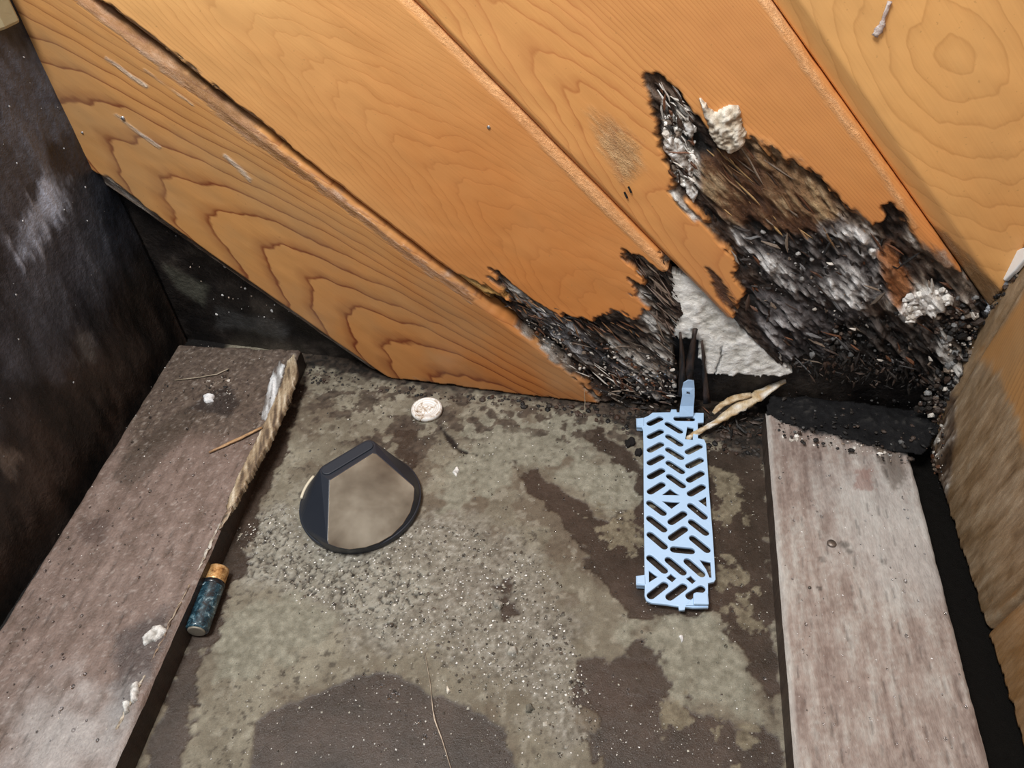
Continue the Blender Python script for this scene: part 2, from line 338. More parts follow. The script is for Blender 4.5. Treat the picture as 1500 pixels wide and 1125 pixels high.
bd = -.019 + (n1 - .5) * .004
wall_back = slab('wall_back', BW, us, vs, bd, np.ones(BU.shape, bool), M_BACK, None, np.concatenate([c, np.ones(c.shape[:2] + (1,))], -1), thick=.045)
tag(wall_back, kind='structure')

def build_plank(fr, L0, L1, s_range, t_pad, mat, parent, zones=(), holes=(), ends=None, gap=(.0016, .0016), bev=(.004, .004), step=.00115, seed=0, ucut=None, rough_edge=None, bd=(.9, .9), name='plank', thick=.016, raise_=0.0):
    """One diagonal board between the joint lines L0 (lower) and L1 (upper), each two (u,v) points on the wall plane."""
    a = np.array(L0[0]); b = np.array(L0[1]); ang = math.atan2(b[1] - a[1], b[0] - a[0]); f2 = fr.sub(a[0], a[1], ang)
    def toloc(p): d = np.array(p) - a; return np.array([d[0] * math.cos(ang) + d[1] * math.sin(ang), -d[0] * math.sin(ang) + d[1] * math.cos(ang)])
    q0, q1 = toloc(L1[0]), toloc(L1[1])
    ss_ = np.arange(s_range[0], s_range[1], step); tmax = max(q0[1] + (q1[1] - q0[1]) / (q1[0] - q0[0]) * (s - q0[0]) for s in s_range) + .002
    nr = int(tmax / step) + 1; fr_ = np.linspace(0, 1, nr); SS, TF = np.meshgrid(ss_, fr_, indexing='ij')
    up = q0[1] + (q1[1] - q0[1]) / (q1[0] - q0[0]) * (SS - q0[0])       # upper joint as t(s)
    ra, rb = rough_edge or (0, 0)
    lo = gap[0] + ra * .7 * np.clip(fbm(SS * 90, SS * 0 + seed, seed + 240, 4) - .35, 0, 1); hi = up - gap[1] - rb * .7 * np.clip(fbm(SS * 90, SS * 0 + 5, seed + 250, 4) - .35, 0, 1)
    TT = lo + (hi - lo) * TF
    U = a[0] + SS * math.cos(ang) - TT * math.sin(ang); V = a[1] + SS * math.sin(ang) + TT * math.cos(ang)
    e0 = TT - lo; e1 = hi - TT
    n = fbm(SS * 30, TT * 160, seed + 200, 4); nf = fbm(SS * 120, TT * 620, seed + 210, 3); ni = fbm(SS * 70, TT * 130, seed + 220, 4); nl = fbm(SS * 25, TT * 45, seed + 230, 3)
    dep = raise_ - np.clip(1 - e0 / bev[0], 0, 1) * bev[0] * bd[0] - np.clip(1 - e1 / bev[1], 0, 1) * bev[1] * bd[1] + (nl - .5) * .0012
    C = np.zeros(SS.shape + (4,)); keep = np.ones(SS.shape, bool)
    for z in zones:
        sd = sdf(fr.poly(z['p']), U, V)
        mk = ss(-z.get('soft', .0015), z.get('soft', .0015), sd + (n - .5) * 2 * z.get('amp', .012) + (nf - .5) * 2 * z.get('ampf', .003))
        mk = mk * z.get('a', 1.0)
        nn = np.clip((n * z.get('wn', .5) + nf * .3 + ni * (.7 - z.get('wn', .5)) + .0) / 1.0, 0, 1)
        nn = np.clip((nn - .5) * z.get('con', 2.6) + .5 + z.get('bias', 0), 0, 1)
        cc = ramp(nn, z['ramp']); al = z.get('alpha', 1.0)
        C[..., :3] = np.where(C[..., 3:4] < .02, cc, C[..., :3] * (1 - mk[..., None]) + cc * mk[..., None])
        C[..., 3] = C[..., 3] * (1 - mk) + al * mk
        dep = dep + z.get('d', 0) * mk + mk * z.get('rel', 0) * .75 * ((n - .5) * .75 + (ni - .5) * .6 + (nf - .5) * .5) * 2
    for hpoly, amp in holes:
        keep &= ~((sdf(fr.poly(hpoly), U, V) + (n - .5) * amp * 2 + (nf - .5) * amp) > 0)
    if ends: keep &= ends(U, V, n, nf)
    dep = np.maximum(dep, -thick + .002)
    return slab(name, f2, SS, TT, dep, keep, mat, parent, C, thick)
REG = BW
# joint lines, measured on the wall plane
L0 = [(-.3578, .1641), (-.1765, .0027)]; L1 = [(-.3051, .2896), (-.0614, .0788)]; L2 = [(-.1018, .2929), (.1333, .0552)]; L3 = [(.0848, .2959), (.2375, .1300)]; L4 = [(.27, .30), (.42, .15)]
_p = BW.uv(1400, 85) - np.array(L3[0]); _g3 = math.atan2(L3[1][1] - L3[0][1], L3[1][0] - L3[0][0]); OV = (_p[0] * math.cos(_g3) + _p[1] * math.sin(_g3), -_p[0] * math.sin(_g3) + _p[1] * math.cos(_g3))
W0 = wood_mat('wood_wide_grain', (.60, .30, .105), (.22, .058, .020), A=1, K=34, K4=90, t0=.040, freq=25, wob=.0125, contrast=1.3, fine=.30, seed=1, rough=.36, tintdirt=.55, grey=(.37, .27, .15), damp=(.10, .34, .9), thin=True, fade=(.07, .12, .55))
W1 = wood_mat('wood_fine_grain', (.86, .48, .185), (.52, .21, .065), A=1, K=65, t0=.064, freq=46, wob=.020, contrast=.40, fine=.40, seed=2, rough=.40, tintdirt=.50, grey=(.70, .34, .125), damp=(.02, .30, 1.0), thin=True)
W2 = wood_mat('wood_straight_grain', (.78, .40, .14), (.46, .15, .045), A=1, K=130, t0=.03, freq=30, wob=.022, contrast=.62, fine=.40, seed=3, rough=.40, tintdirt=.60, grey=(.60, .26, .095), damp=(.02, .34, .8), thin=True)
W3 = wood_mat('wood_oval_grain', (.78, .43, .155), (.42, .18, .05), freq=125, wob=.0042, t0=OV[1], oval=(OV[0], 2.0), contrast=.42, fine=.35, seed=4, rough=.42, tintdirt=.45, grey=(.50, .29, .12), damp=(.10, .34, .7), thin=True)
right_end = lambda U, V, n, nf: U < .2455
r_rot = [(0, BLK), (.35, DBR), (.52, (.07, .05, .04)), (.70, GBR), (.90, (.38, .35, .32)), (1, (.62, .60, .57))]
r_dark = [(0, BLK), (.5, (.02, .016, .015)), (.8, (.07, .055, .05)), (1, (.30, .27, .25))]
# plank 0, lowest, wide-grained
bot = lambda U, V, n, nf: (V > .0015 + (n - .5) * .003) & (U < .2455)
zones0 = [dict(p=[(700, 430), (745, 470), (790, 500), (830, 545), (880, 590), (960, 610), (900, 560), (800, 480), (730, 430)], ramp=r_rot, amp=.010, d=-.003, rel=.003, soft=.0012, bias=-.12),
          dict(p=[(540, 545), (600, 560), (700, 572), (800, 580), (900, 600), (900, 625), (700, 600), (540, 575)], ramp=[(0, BLK), (.6, DBR), (1, GBR)], amp=.006, d=-.001, rel=.001, soft=.002),
          dict(p=[(135, 255), (160, 262), (300, 370), (420, 460), (555, 550), (545, 560), (400, 470), (250, 375), (150, 285)], ramp=[(0, DBR), (.4, (.12, .08, .055)), (.8, (.34, .29, .25)), (1, LGR)], amp=.002, soft=.0015, d=-.002, rel=.0005, a=.9),
          dict(p=[(110, 0), (150, 0), (250, 90), (400, 215), (600, 372), (700, 440), (690, 442), (560, 350), (390, 225), (230, 95)], ramp=[(0, BLK), (.4, (.10, .05, .03)), (.7, (.3, .18, .12)), (1, (.45, .36, .30))], amp=.004, soft=.001, d=-.001, rel=.001, a=.55)]
for (x0, y0, x1, y1) in [(155, 82, 215, 125), (170, 165, 235, 215), (212, 100, 285, 152), (330, 225, 368, 262)]:
    w = 3 if x0 != 155 else 4
    zones0.append(dict(p=[(x0, y0), (x1, y1), (x1 - 2, y1 + w), (x0 - 2, y0 + w)], ramp=[(0, (.45, .38, .30)), (1, (.75, .70, .62))], amp=.0015, ampf=.001, soft=.001, a=.6))
plank0 = build_plank(BW, L0, L1, (-.30, .40), 0, W0, wall_back, zones0, ends=bot, gap=(.0004, .0022), bev=(.006, .003), seed=1, rough_edge=(.0006, .004))
_d = nrm(np.array(L0[1]) - np.array(L0[0])); _q = np.array([_d[1], -_d[0]]) * .0075
tg = build_plank(BW, [tuple(np.array(L0[0]) + _q), tuple(np.array(L0[1]) + _q * .6)], [tuple(np.array(L0[0]) - _q * .2), tuple(np.array(L0[1]) - _q * .2)], (-.06, .245), 0, W0, plank0,
    [dict(p=[(100, 220), (180, 250), (560, 545), (540, 580), (300, 420), (120, 300)], ramp=[(0, (.05, .035, .028)), (.4, (.17, .12, .09)), (.8, (.36, .29, .24)), (1, (.55, .50, .45))], amp=.001, a=.95, soft=.001, wn=.8)],
    ends=lambda U, V, n, nf: (V > .003) & (U > -.371), gap=(0, 0), bev=(.002, .001), seed=30, rough_edge=(.002, 0), raise_=-.0065, name='tongue', thick=.014)
tg['label'] = 'weathered grey tongue along the lower edge'
# plank 1
zones1 = [dict(p=[(585, 0), (600, 0), (740, 138), (885, 290), (985, 398), (975, 400), (870, 296), (725, 142)], ramp=[(0, (.60, .30, .14)), (.5, (.78, .46, .23)), (1, (.85, .56, .33))], amp=.001, ampf=.0006, soft=.0012, a=.5, con=1.2),  # pale strip: light on the upper bevel painted into the wood
          dict(p=[(600, 370), (640, 395), (700, 410), (745, 435), (750, 470), (700, 450), (650, 415), (600, 380)], ramp=[(0, (.20, .10, .03)), (.4, (.60, .34, .10)), (1, (.85, .62, .28))], amp=.006, d=-.002, rel=.002, a=.95),
          dict(p=[(130, 0), (150, 0), (260, 85), (400, 195), (600, 370), (590, 378), (390, 215), (240, 90)], ramp=[(0, (.10, .05, .03)), (.35, (.28, .17, .11)), (.8, (.52, .36, .24)), (1, (.80, .64, .44))], amp=.003, soft=.001, d=-.003, rel=.0015, a=.85),
          dict(p=[(725, 392), (760, 430), (800, 455), (850, 462), (905, 462), (945, 485), (955, 455), (910, 365), (935, 372), (985, 395), (1010, 420), (1160, 560), (1050, 700), (900, 680), (780, 560), (720, 470), (690, 440), (745, 432)], ramp=r_rot, amp=.014, d=-.006, rel=.0065, soft=.0012, con=3.4, bias=-.10),
          dict(p=[(725, 440), (760, 450), (830, 480), (820, 560), (760, 510), (715, 460)], ramp=r_dark, amp=.010, d=-.002, rel=.002, a=.85, soft=.003),
          dict(p=[(905, 560), (960, 575), (1000, 560), (1000, 640), (860, 600), (840, 560)], ramp=r_dark, amp=.010, d=-.003, rel=.004, a=.85, soft=.003),
          dict(p=[(770, 455), (830, 480), (880, 520), (930, 560), (900, 560), (840, 520), (780, 470)], ramp=[(0, DBR), (.4, (.2, .19, .2)), (1, (.75, .76, .80))], amp=.010, a=.65, soft=.003),
          dict(p=[(900, 490), (975, 520), (990, 560), (930, 550)], ramp=[(0, DBR), (.4, GBR), (1, WHT)], amp=.008, a=.6, soft=.003)]
hole1 = [[(975, 392), (1000, 470), (985, 500), (992, 560), (985, 640), (1210, 640), (1180, 556), (1035, 408)], .004]
bot1 = lambda U, V, n, nf: (V > .004 + (n - .5) * .02)
plank1 = build_plank(BW, L1, L2, (-.30, .50), 0, W1, wall_back, zones1, [hole1], bot1, gap=(.0014, .0006), bev=(.0035, .0045), bd=(.9, .5), seed=2, rough_edge=(.003, .0004))
# plank 2
zones2 = [dict(p=[(1112, 0), (1128, 0), (1214, 133), (1278, 220), (1348, 333), (1340, 336), (1268, 224), (1202, 136)], ramp=[(0, (.60, .32, .14)), (.5, (.78, .47, .24)), (1, (.82, .62, .42))], amp=.0015, ampf=.001, soft=.0012, a=.5, con=1.3),  # pale strip: lit upper bevel, its brightness put into the colour
          dict(p=[(1035, 392), (1055, 410), (1082, 450), (1075, 462), (1050, 430)], ramp=[(0, DBR), (1, (.15, .07, .04))], amp=.002, d=-.002, soft=.0012),
          dict(p=[(950, 112), (968, 108), (1000, 135), (1020, 165), (1060, 200), (1100, 205), (1150, 235), (1200, 262), (1240, 308), (1283, 345), (1292, 305), (1305, 298), (1322, 315), (1335, 345), (1350, 370), (1440, 422), (1490, 440), (1500, 720), (1180, 720), (1070, 590), (1062, 492), (1085, 430), (1062, 365), (1035, 328), (992, 285), (962, 215)], ramp=r_rot, amp=.007, d=-.005, rel=.006, soft=.0012, con=3.4, bias=-.12),
          dict(p=[(955, 112), (1000, 140), (1030, 190), (1000, 230), (965, 200)], ramp=[(0, BLK), (.6, DBR), (1, (.16, .09, .05))], amp=.006, a=.85, soft=.004),
          dict(p=[(975, 165), (1010, 175), (1020, 220), (1010, 290), (985, 260), (968, 215)], ramp=[(0, DBR), (.35, (.2, .15, .12)), (.6, LGR), (1, WHT)], amp=.010, d=-.001, rel=.004, bias=.16, soft=.0015, a=.9),
          dict(p=[(1030, 232), (1070, 222), (1130, 235), (1190, 290), (1240, 340), (1190, 350), (1120, 345), (1060, 320), (1035, 280)], ramp=[(0, (.035, .016, .010)), (.45, (.10, .045, .022)), (.8, (.19, .10, .048)), (1, (.36, .25, .14))], amp=.008, d=.002, rel=-.003, soft=.003, a=.95, wn=.65),
          dict(p=[(1085, 200), (1140, 225), (1215, 290), (1235, 330), (1180, 300), (1120, 250)], ramp=[(0, (.13, .07, .035)), (.6, (.30, .18, .09)), (1, (.55, .40, .22))], amp=.006, soft=.005, a=.75, d=.002),
          dict(p=[(1080, 345), (1180, 350), (1230, 330), (1290, 370), (1300, 430), (1250, 460), (1180, 450), (1110, 420)], ramp=[(0, (.03, .025, .024)), (.40, (.10, .09, .09)), (.68, (.26, .245, .24)), (.93, (.7, .7, .7)), (1, (.9, .9, .9))], amp=.012, a=.9, bias=-.10, rel=.0045, con=3.6, soft=.003),
          dict(p=[(1090, 420), (1180, 450), (1260, 460), (1290, 490), (1240, 540), (1150, 545), (1120, 500)], ramp=[(0, BLK), (.4, (.04, .036, .038)), (.75, (.13, .12, .125)), (1, (.45, .44, .45))], amp=.010, a=.9, rel=.003, soft=.003),
          dict(p=[(1288, 372), (1305, 360), (1328, 400), (1332, 440), (1318, 452), (1300, 425)], ramp=[(0, (.18, .06, .02)), (1, (.42, .18, .07))], amp=.004, a=.95, d=.003, rel=-.003, soft=.002),
          dict(p=[(1330, 440), (1375, 425), (1395, 440), (1370, 465), (1325, 475), (1320, 460)], ramp=[(0, GBR), (.4, LGR), (1, (.9, .88, .85))], amp=.004, a=.95, bias=.1, d=.003, rel=.003),
          dict(p=[(1230, 480), (1300, 470), (1330, 490), (1400, 480), (1440, 440), (1460, 600), (1300, 620), (1200, 560)], ramp=[(0, (.006, .006, .006)), (.6, (.016, .013, .012)), (1, (.10, .08, .07))], amp=.008, a=.96, rel=.004, soft=.003, d=-.003),
          dict(p=[(1380, 440), (1440, 440), (1400, 560), (1370, 560), (1390, 500)], ramp=r_rot, amp=.006, a=.9, rel=.005, d=.004, con=4),
          dict(p=[(1297, 300), (1318, 310), (1325, 345), (1300, 350), (1290, 325)], ramp=[(0, BLK), (.7, (.035, .022, .016)), (1, (.08, .05, .04))], amp=.002, a=.97, soft=.002),
          dict(p=[(1350, 350), (1380, 370), (1440, 435), (1430, 450), (1380, 415), (1345, 370)], ramp=[(0, DBR), (.5, GBR), (1, LGR)], amp=.003, a=.85, soft=.003),
          dict(p=[(870, 165), (900, 185), (935, 215), (935, 250), (912, 265), (890, 220)], ramp=[(0, (.30, .19, .10)), (.6, (.42, .30, .17)), (1, (.80, .58, .32))], amp=.006, a=.6, soft=.006)]
hole2 = [[(1095, 560), (1125, 552), (1150, 540), (1180, 530), (1240, 540), (1300, 556), (1370, 575), (1390, 640), (1080, 720)], .003]
plank2 = build_plank(BW, L2, L3, (-.18, .52), 0, W2, wall_back, zones2, [hole2], lambda U, V, n, nf: (U < .2455) & (V > -.001), gap=(.0008, .0004), bev=(.0030, .0035), bd=(.9, .6), seed=3, rough_edge=(.0003, .0008))
# plank 3
plank3 = build_plank(BW, L3, L4, (-.16, .36), 0, W3, wall_back, [dict(p=[(1355, 340), (1380, 345), (1470, 430), (1450, 500), (1400, 440)], ramp=[(0, BLK), (.5, (.08, .055, .035)), (1, (.25, .18, .12))], amp=.003, a=.75, soft=.003, d=-.001)],
    ends=lambda U, V, n, nf: (U < .2455), gap=(.0004, .0016), bev=(.0100, .004), bd=(.60, .9), seed=4, raise_=.0008)
L5 = [(.30, .48), (.48, .30)]
plank4 = build_plank(BW, L2 and [(-.02, .56), (.27, .30)], [(.0, .70), (.30, .44)], (0, .38), 0, W1, wall_back, ends=lambda U, V, n, nf: U < .2455, step=.004, seed=5)

# pale crumbling mat behind the missing tongue of plank 1
us = np.arange(.035, .150, .0009); vs = np.arange(.040, .155, .0009); PU, PV = np.meshgrid(us, vs, indexing='ij')
n1 = fbm(PU * 220, PV * 220, 301, 4); n2 = fbm(PU * 60, PV * 60, 305, 3)
sd = sdf(BW.poly([(975, 395), (1020, 400), (1165, 545), (1140, 549), (1030, 545), (1020, 500), (985, 490), (978, 440)], -.010), PU, PV) + (n1 - .5) * .006
kp = sd > 0
c = ramp(np.clip(n1 * .8 + n2 * .4 - .1, 0, 1), [(.15, (.30, .28, .24)), (.40, (.74, .72, .67)), (.7, (.93, .92, .89))])
ck = ss(.0012, .0003, np.abs(PU - (.073 + (fbm(PV * 90, PV * 0, 310, 3) - .5) * .010))) * ss(.085, .075, PV) * ss(.045, .05, PV) + ss(.0010, .0002, np.abs(PU - (.094 + (fbm(PV * 90, PV * 0 + 4, 311, 3) - .5) * .008))) * ss(.072, .062, PV)
ck = np.clip(ck, 0, 1); c = c * (1 - .85 * ck[..., None])
dp = -.0075 + (n1 - .5) * .0022 + (n2 - .5) * .002 - ck * .001
M_PLAS = tint_mat('chalky_white_mat', rough=.85, rv=.1, sc=900, amp=.7, bump=.0008, spec=.2)
plaster = slab('plaster_patch', BW, us, vs, dp, kp, M_PLAS, wall_back, np.concatenate([c, np.ones(c.shape[:2] + (1,))], -1), thick=.016)
plaster['label'] = 'crumbling chalky white patch showing behind the rotted plank'

# ---- shards, crumbs and grains
M_ROT = tint_mat('matte_black_rot', rough=.75, rv=.3, sc=900, amp=1.2, bump=.0008, spec=.2)
M_SHARD = tint_mat('rotten_fibres', rough=.45, rv=.4, sc=900, amp=1.2, bump=.0006, spec=.4)
def inside_pts(poly, n, rs):
    P = np.array(poly); lo, hi = P.min(0), P.max(0); out = np.zeros((0, 2))
    while len(out) < n:
        q = lo + rs.rand(n * 2, 2) * (hi - lo); out = np.concatenate([out, q[sdf(P, q[:, 0], q[:, 1]) > 0]])
    return out[:n]
class Bag:
    def __init__(s): s.V = []; s.F = []; s.C = []; s.n = 0
    def add(s, V, Fc, c):
        s.V += [list(v) for v in V]; s.F += [[i + s.n for i in f] for f in Fc]; s.C += [(*c, 1)] * len(V); s.n += len(V)
    def build(s, name, mat, parent=None, smooth=False): return mesh_obj(name, s.V, s.F, mat, parent, None, smooth, s.C)
def shards(bag, fr, zone, n, ang, L, w, cols, d=(-.004, .004), seed=1, spread=.25, lift=.15):
    rs = np.random.RandomState(seed); pts = inside_pts(fr.poly(zone), n, rs)
    for (u, v) in pts:
        a = ang + rs.randn() * spread; l = L[0] + (L[1] - L[0]) * rs.rand() ** 2; ww = w[0] + (w[1] - w[0]) * rs.rand(); z = d[0] + (d[1] - d[0]) * rs.rand()
        ax = fr.A * math.cos(a) + fr.B * math.sin(a) + fr.N * rs.randn() * lift; ax /= np.linalg.norm(ax); sd_ = np.cross(fr.N, ax); sd_ /= np.linalg.norm(sd_); up = np.cross(ax, sd_)
        o = fr.pt(u, v, z); V = []
        for k, (tt, rr) in enumerate([(-.5, .25), (-.1, 1), (.25, .8), (.5, .1)]):
            r1 = ww * rr * (.7 + .6 * rs.rand()); c_ = o + ax * l * tt + sd_ * rs.randn() * ww * .3
            V += [c_ + sd_ * r1, c_ + up * r1 * .8, c_ - sd_ * r1, c_ - up * r1 * .8]
        Fc = [[0, 3, 2, 1], [12, 13, 14, 15]] + [[k * 4 + i, k * 4 + (i + 1) % 4, k * 4 + 4 + (i + 1) % 4, k * 4 + 4 + i] for k in range(3) for i in range(4)]
        cc = cols[rs.randint(len(cols))]; kk = .6 + .6 * rs.rand(); bag.add(V, Fc, [x * kk for x in cc])
OCT_F = [[0, 2, 4], [2, 1, 4], [1, 3, 4], [3, 0, 4], [2, 0, 5], [1, 2, 5], [3, 1, 5], [0, 3, 5]]
bmi = bmesh.new(); bmesh.ops.create_icosphere(bmi, subdivisions=1, radius=1); ICO_V = np.array([v.co[:] for v in bmi.verts]); ICO_F = [[v.index for v in f.verts] for f in bmi.faces]; bmi.free()
def crumbs(bag, fr, zone, n, R, cols, seed=1, flat=.6, d=0, zpoly_off=0, ico=True, power=3):
    rs = np.random.RandomState(seed); pts = inside_pts(fr.poly(zone, zpoly_off), n, rs)
    for (u, v) in pts:
        r = R[0] + (R[1] - R[0]) * rs.rand() ** power
        V = (ICO_V if ico else np.array([[1, 0, 0], [-1, 0, 0], [0, 1, 0], [0, -1, 0], [0, 0, 1], [0, 0, -1.]])) * (1 + rs.randn(12 if ico else 6, 1) * .16)
        V = V * r * np.array([.8 + .5 * rs.rand(), .8 + .5 * rs.rand(), flat]); a = rs.rand() * 6.28; V = np.stack([V[:, 0] * math.cos(a) - V[:, 1] * math.sin(a), V[:, 0] * math.sin(a) + V[:, 1] * math.cos(a), V[:, 2]], -1)
        o = fr.pt(u, v, d + r * flat * .35); V = o + V[:, :1] * fr.A + V[:, 1:2] * fr.B + V[:, 2:] * fr.N
        cc = cols[rs.randint(len(cols))]; kk = .7 + .5 * rs.rand(); bag.add(V, ICO_F if ico else OCT_F, [x * kk for x in cc])
DG = -math.pi / 4
C_DARK = [BLK, BLK, DBR, (.03, .025, .022), (.07, .05, .04)]; C_MIX = [BLK, DBR, GBR, LGR, RBR, (.03, .025, .024)]; C_PALE = [LGR, WHT, (.45, .38, .30), GBR]
b = Bag()
shards(b, BW, [(740, 440), (850, 470), (950, 495), (980, 560), (930, 590), (820, 540)], 150, DG + .15, (.004, .022), (.0003, .0009), C_MIX, (-.009, -.002), 1)
shards(b, BW, [(730, 400), (755, 425), (830, 455), (940, 480), (930, 500), (820, 485), (740, 450)], 90, DG + .1, (.004, .014), (.0003, .0008), [DBR, RBR, BLK, (.25, .13, .06)], (-.002, .0005), 2)
shards(b, BW, [(920, 370), (985, 400), (985, 520), (960, 500), (955, 440)], 80, DG, (.006, .024), (.0004, .0010), [DBR, BLK, GBR, (.22, .16, .13)], (-.005, .000), 3)
shards(b, BW, [(850, 550), (985, 560), (985, 600), (920, 605)], 90, DG + .3, (.004, .016), (.0004, .0012), C_MIX, (-.008, .002), 4, .5)
o = b.build('torn_fibres', M_SHARD, wall_back); tag(o, 'torn black and brown fibres on the decayed end of the middle plank', kind='stuff')
b = Bag()
shards(b, BW, [(960, 120), (1010, 150), (1020, 290), (985, 270)], 110, DG - .1, (.004, .014), (.0004, .0011), [DBR, BLK, LGR, WHT, RBR], (-.008, .000), 5)
shards(b, BW, [(1050, 200), (1200, 270), (1290, 370), (1200, 360), (1060, 320)], 60, DG, (.008, .030), (.0003, .0009), [DBR, RBR, TAN, GBR, (.25, .15, .08)], (-.005, -.002), 6, .12, .05)
shards(b, BW, [(1030, 325), (1290, 350), (1420, 440), (1400, 540), (1140, 545), (1085, 430)], 200, DG, (.004, .018), (.0004, .0014), C_MIX + [BLK, (.15, .15, .155)], (-.010, .000), 7, .45)
shards(b, BW, [(1130, 525), (1250, 530), (1380, 545), (1380, 590), (1180, 556)], 150, -1.2, (.003, .012), (.0004, .0012), C_DARK, (-.010, .000), 8, .5)
o = b.build('torn_fibres', M_SHARD, wall_back); tag(o, 'crumbled grey and black fibres over the large rot hollow', kind='stuff')
b = Bag()
crumbs(b, BW, [(1080, 350), (1230, 340), (1300, 430), (1250, 480), (1110, 440)], 150, (.0004, .0016), [LGR, (.3, .29, .28), BLK, (.1, .1, .1), GBR], 11, .8, -.006)
crumbs(b, BW, [(968, 170), (1015, 180), (1018, 290), (985, 265)], 160, (.0006, .0026), [WHT, LGR, WHT, GBR], 12, .8, -.005)
crumbs(b, BW, [(1330, 435), (1385, 425), (1395, 445), (1330, 475), (1315, 460)], 90, (.0008, .0030), [WHT, LGR, (.85, .83, .8)], 13, .8, -.002)
crumbs(b, BW, [(1340, 430), (1440, 440), (1420, 560), (1370, 620), (1340, 600), (1390, 520)], 420, (.0005, .0028), C_DARK + [GBR, (.2, .2, .2), LGR], 14, .9, -.003)
crumbs(b, BW, [(760, 470), (990, 530), (990, 600), (860, 580)], 420, (.0004, .0018), C_MIX + [LGR], 15, .8, -.005)
crumbs(b, BW, [(1090, 440), (1320, 470), (1370, 560), (1140, 545)], 420, (.0005, .0024), C_DARK + [BLK, (.12, .12, .12)], 16, .8, -.008)
o = b.build('rot_crumbs', M_SHARD, wall_back); tag(o, 'black, grey and white crumbs clinging to the decayed planks', kind='stuff')
# dark splinter standing in front of the white patch
def strip(pts, widths, thick, mat, name, parent, fr, z, cols, rag=.25, seed=3, ups=None):
    """A ragged splinter: a closed loop section swept along pts (plane coords), depth list z."""
    rs = np.random.RandomState(seed); V = []; n = len(pts); K = 8; Cc = []
    for i in range(n):
        p = np.array(pts[i]); d = np.array(pts[min(i + 1, n - 1)]) - np.array(pts[max(i - 1, 0)]); d = d / np.linalg.norm(d); s_ = np.array([-d[1], d[0]])
        for k in range(K):
            a = 2 * math.pi * k / K; rr = 1 + rs.randn() * rag * .5
            q = p + s_ * math.cos(a) * widths[i] * .5 * rr; V.append(fr.pt(q[0], q[1], z[i] + math.sin(a) * thick * .5 * rr)); c_ = cols[rs.randint(len(cols))]; Cc.append((*c_, 1))
    Fc = [[i * K + k, i * K + (k + 1) % K, (i + 1) * K + (k + 1) % K, (i + 1) * K + k] for i in range(n - 1) for k in range(K)] + [list(range(K))[::-1], [(n - 1) * K + k for k in range(K)]]
    return mesh_obj(name, V, Fc, mat, parent, None, True, Cc)
def dens(P, k=4):
    out = []
    for i in range(len(P) - 1):
        for j in range(k): out.append(tuple(np.array(P[i]) + (np.array(P[i + 1]) - np.array(P[i])) * j / k))
    return out + [tuple(P[-1])]
for (P_, w_, z_, sd_) in [([(1018, 482), (1012, 520), (1008, 560), (1010, 590)], (.003, .010), -.004, 3), ([(996, 488), (1000, 530), (1000, 580)], (.002, .007), -.003, 5), ([(1028, 500), (1032, 545), (1036, 590)], (.0015, .006), -.005, 6)]:
    q = dens(BW.poly(P_, z_), 4); n = len(q); strip(q, [w_[0] + (w_[1] - w_[0]) * i / n for i in range(n)], .003, M_SHARD, 'splinter', wall_back, BW, [z_] * n, [BLK, DBR, (.05, .035, .03)], .4, sd_)

# the pale lump of fungus on plank 2
def lump(name, fr, poly, height, mat, parent, cols, seed, step=.0006, off=0, rough_=.4, flat=None):
    P = np.array(fr.poly(poly, off)); lo, hi = P.min(0) - .002, P.max(0) + .002
    us = np.arange(lo[0], hi[0], step); vs = np.arange(lo[1], hi[1], step); U, V = np.meshgrid(us, vs, indexing='ij')
    n = fbm(U * 350, V * 350, seed, 4); sd = sdf(P, U, V) + (n - .5) * .0022
    r = sd.max(); hh = off + height * np.sqrt(np.clip(1 - (1 - np.clip(sd / (r * .8), 0, 1)) ** 2, 0, 1)) * (1 - rough_ + rough_ * 1.6 * n) 
    if flat: hh = off + height * np.clip(sd / flat, 0, 1) * (.45 + .9 * fbm(U * 110, V * 60, seed + 3, 4)); n = fbm(U * 420 + V * 130, V * 60, seed + 5, 5)
    c = ramp(np.clip(n * 2.4 - .7, 0, 1), cols)
    return slab(name, fr, us, vs, hh, sd > 0, mat, parent, np.concatenate([c, np.ones(c.shape[:2] + (1,))], -1), thick=-off + .004)
M_CHALK = tint_mat('chalky_growth', rough=.75, rv=.2, sc=1400, amp=1.1, bump=.0009, spec=.3)
o = lump('fungus_lump', BW, [(1022, 140), (1035, 150), (1048, 165), (1060, 155), (1082, 152), (1088, 175), (1095, 195), (1088, 215), (1070, 225), (1052, 215), (1038, 195), (1033, 172)], .006, M_CHALK, wall_back, [(0, (.36, .28, .20)), (.5, (.62, .55, .44)), (1, (.85, .80, .70))], 401, off=.0)
o['label'] = 'pale beige crusty lump of fungus on the upper part of the rot'
for i, (P_, hgt_) in enumerate([([(1000, 172), (1010, 168), (1018, 190), (1014, 205), (1005, 195)], .003), ([(972, 205), (985, 200), (1003, 215), (1012, 240), (1016, 262), (1002, 250), (988, 235), (970, 218)], .004), ([(1000, 255), (1015, 262), (1022, 282), (1018, 300), (1006, 280)], .003), ([(1325, 445), (1345, 430), (1370, 425), (1388, 432), (1385, 445), (1360, 458), (1330, 470)], .004), ([(1270, 366), (1288, 360), (1292, 375), (1275, 380)], .002)]):
    lump('fungus_lump', BW, P_, hgt_, M_CHALK, wall_back, [(0, (.18, .14, .11)), (.5, (.50, .46, .42)), (1, (.9, .9, .9))], 410 + i, off=-.004)

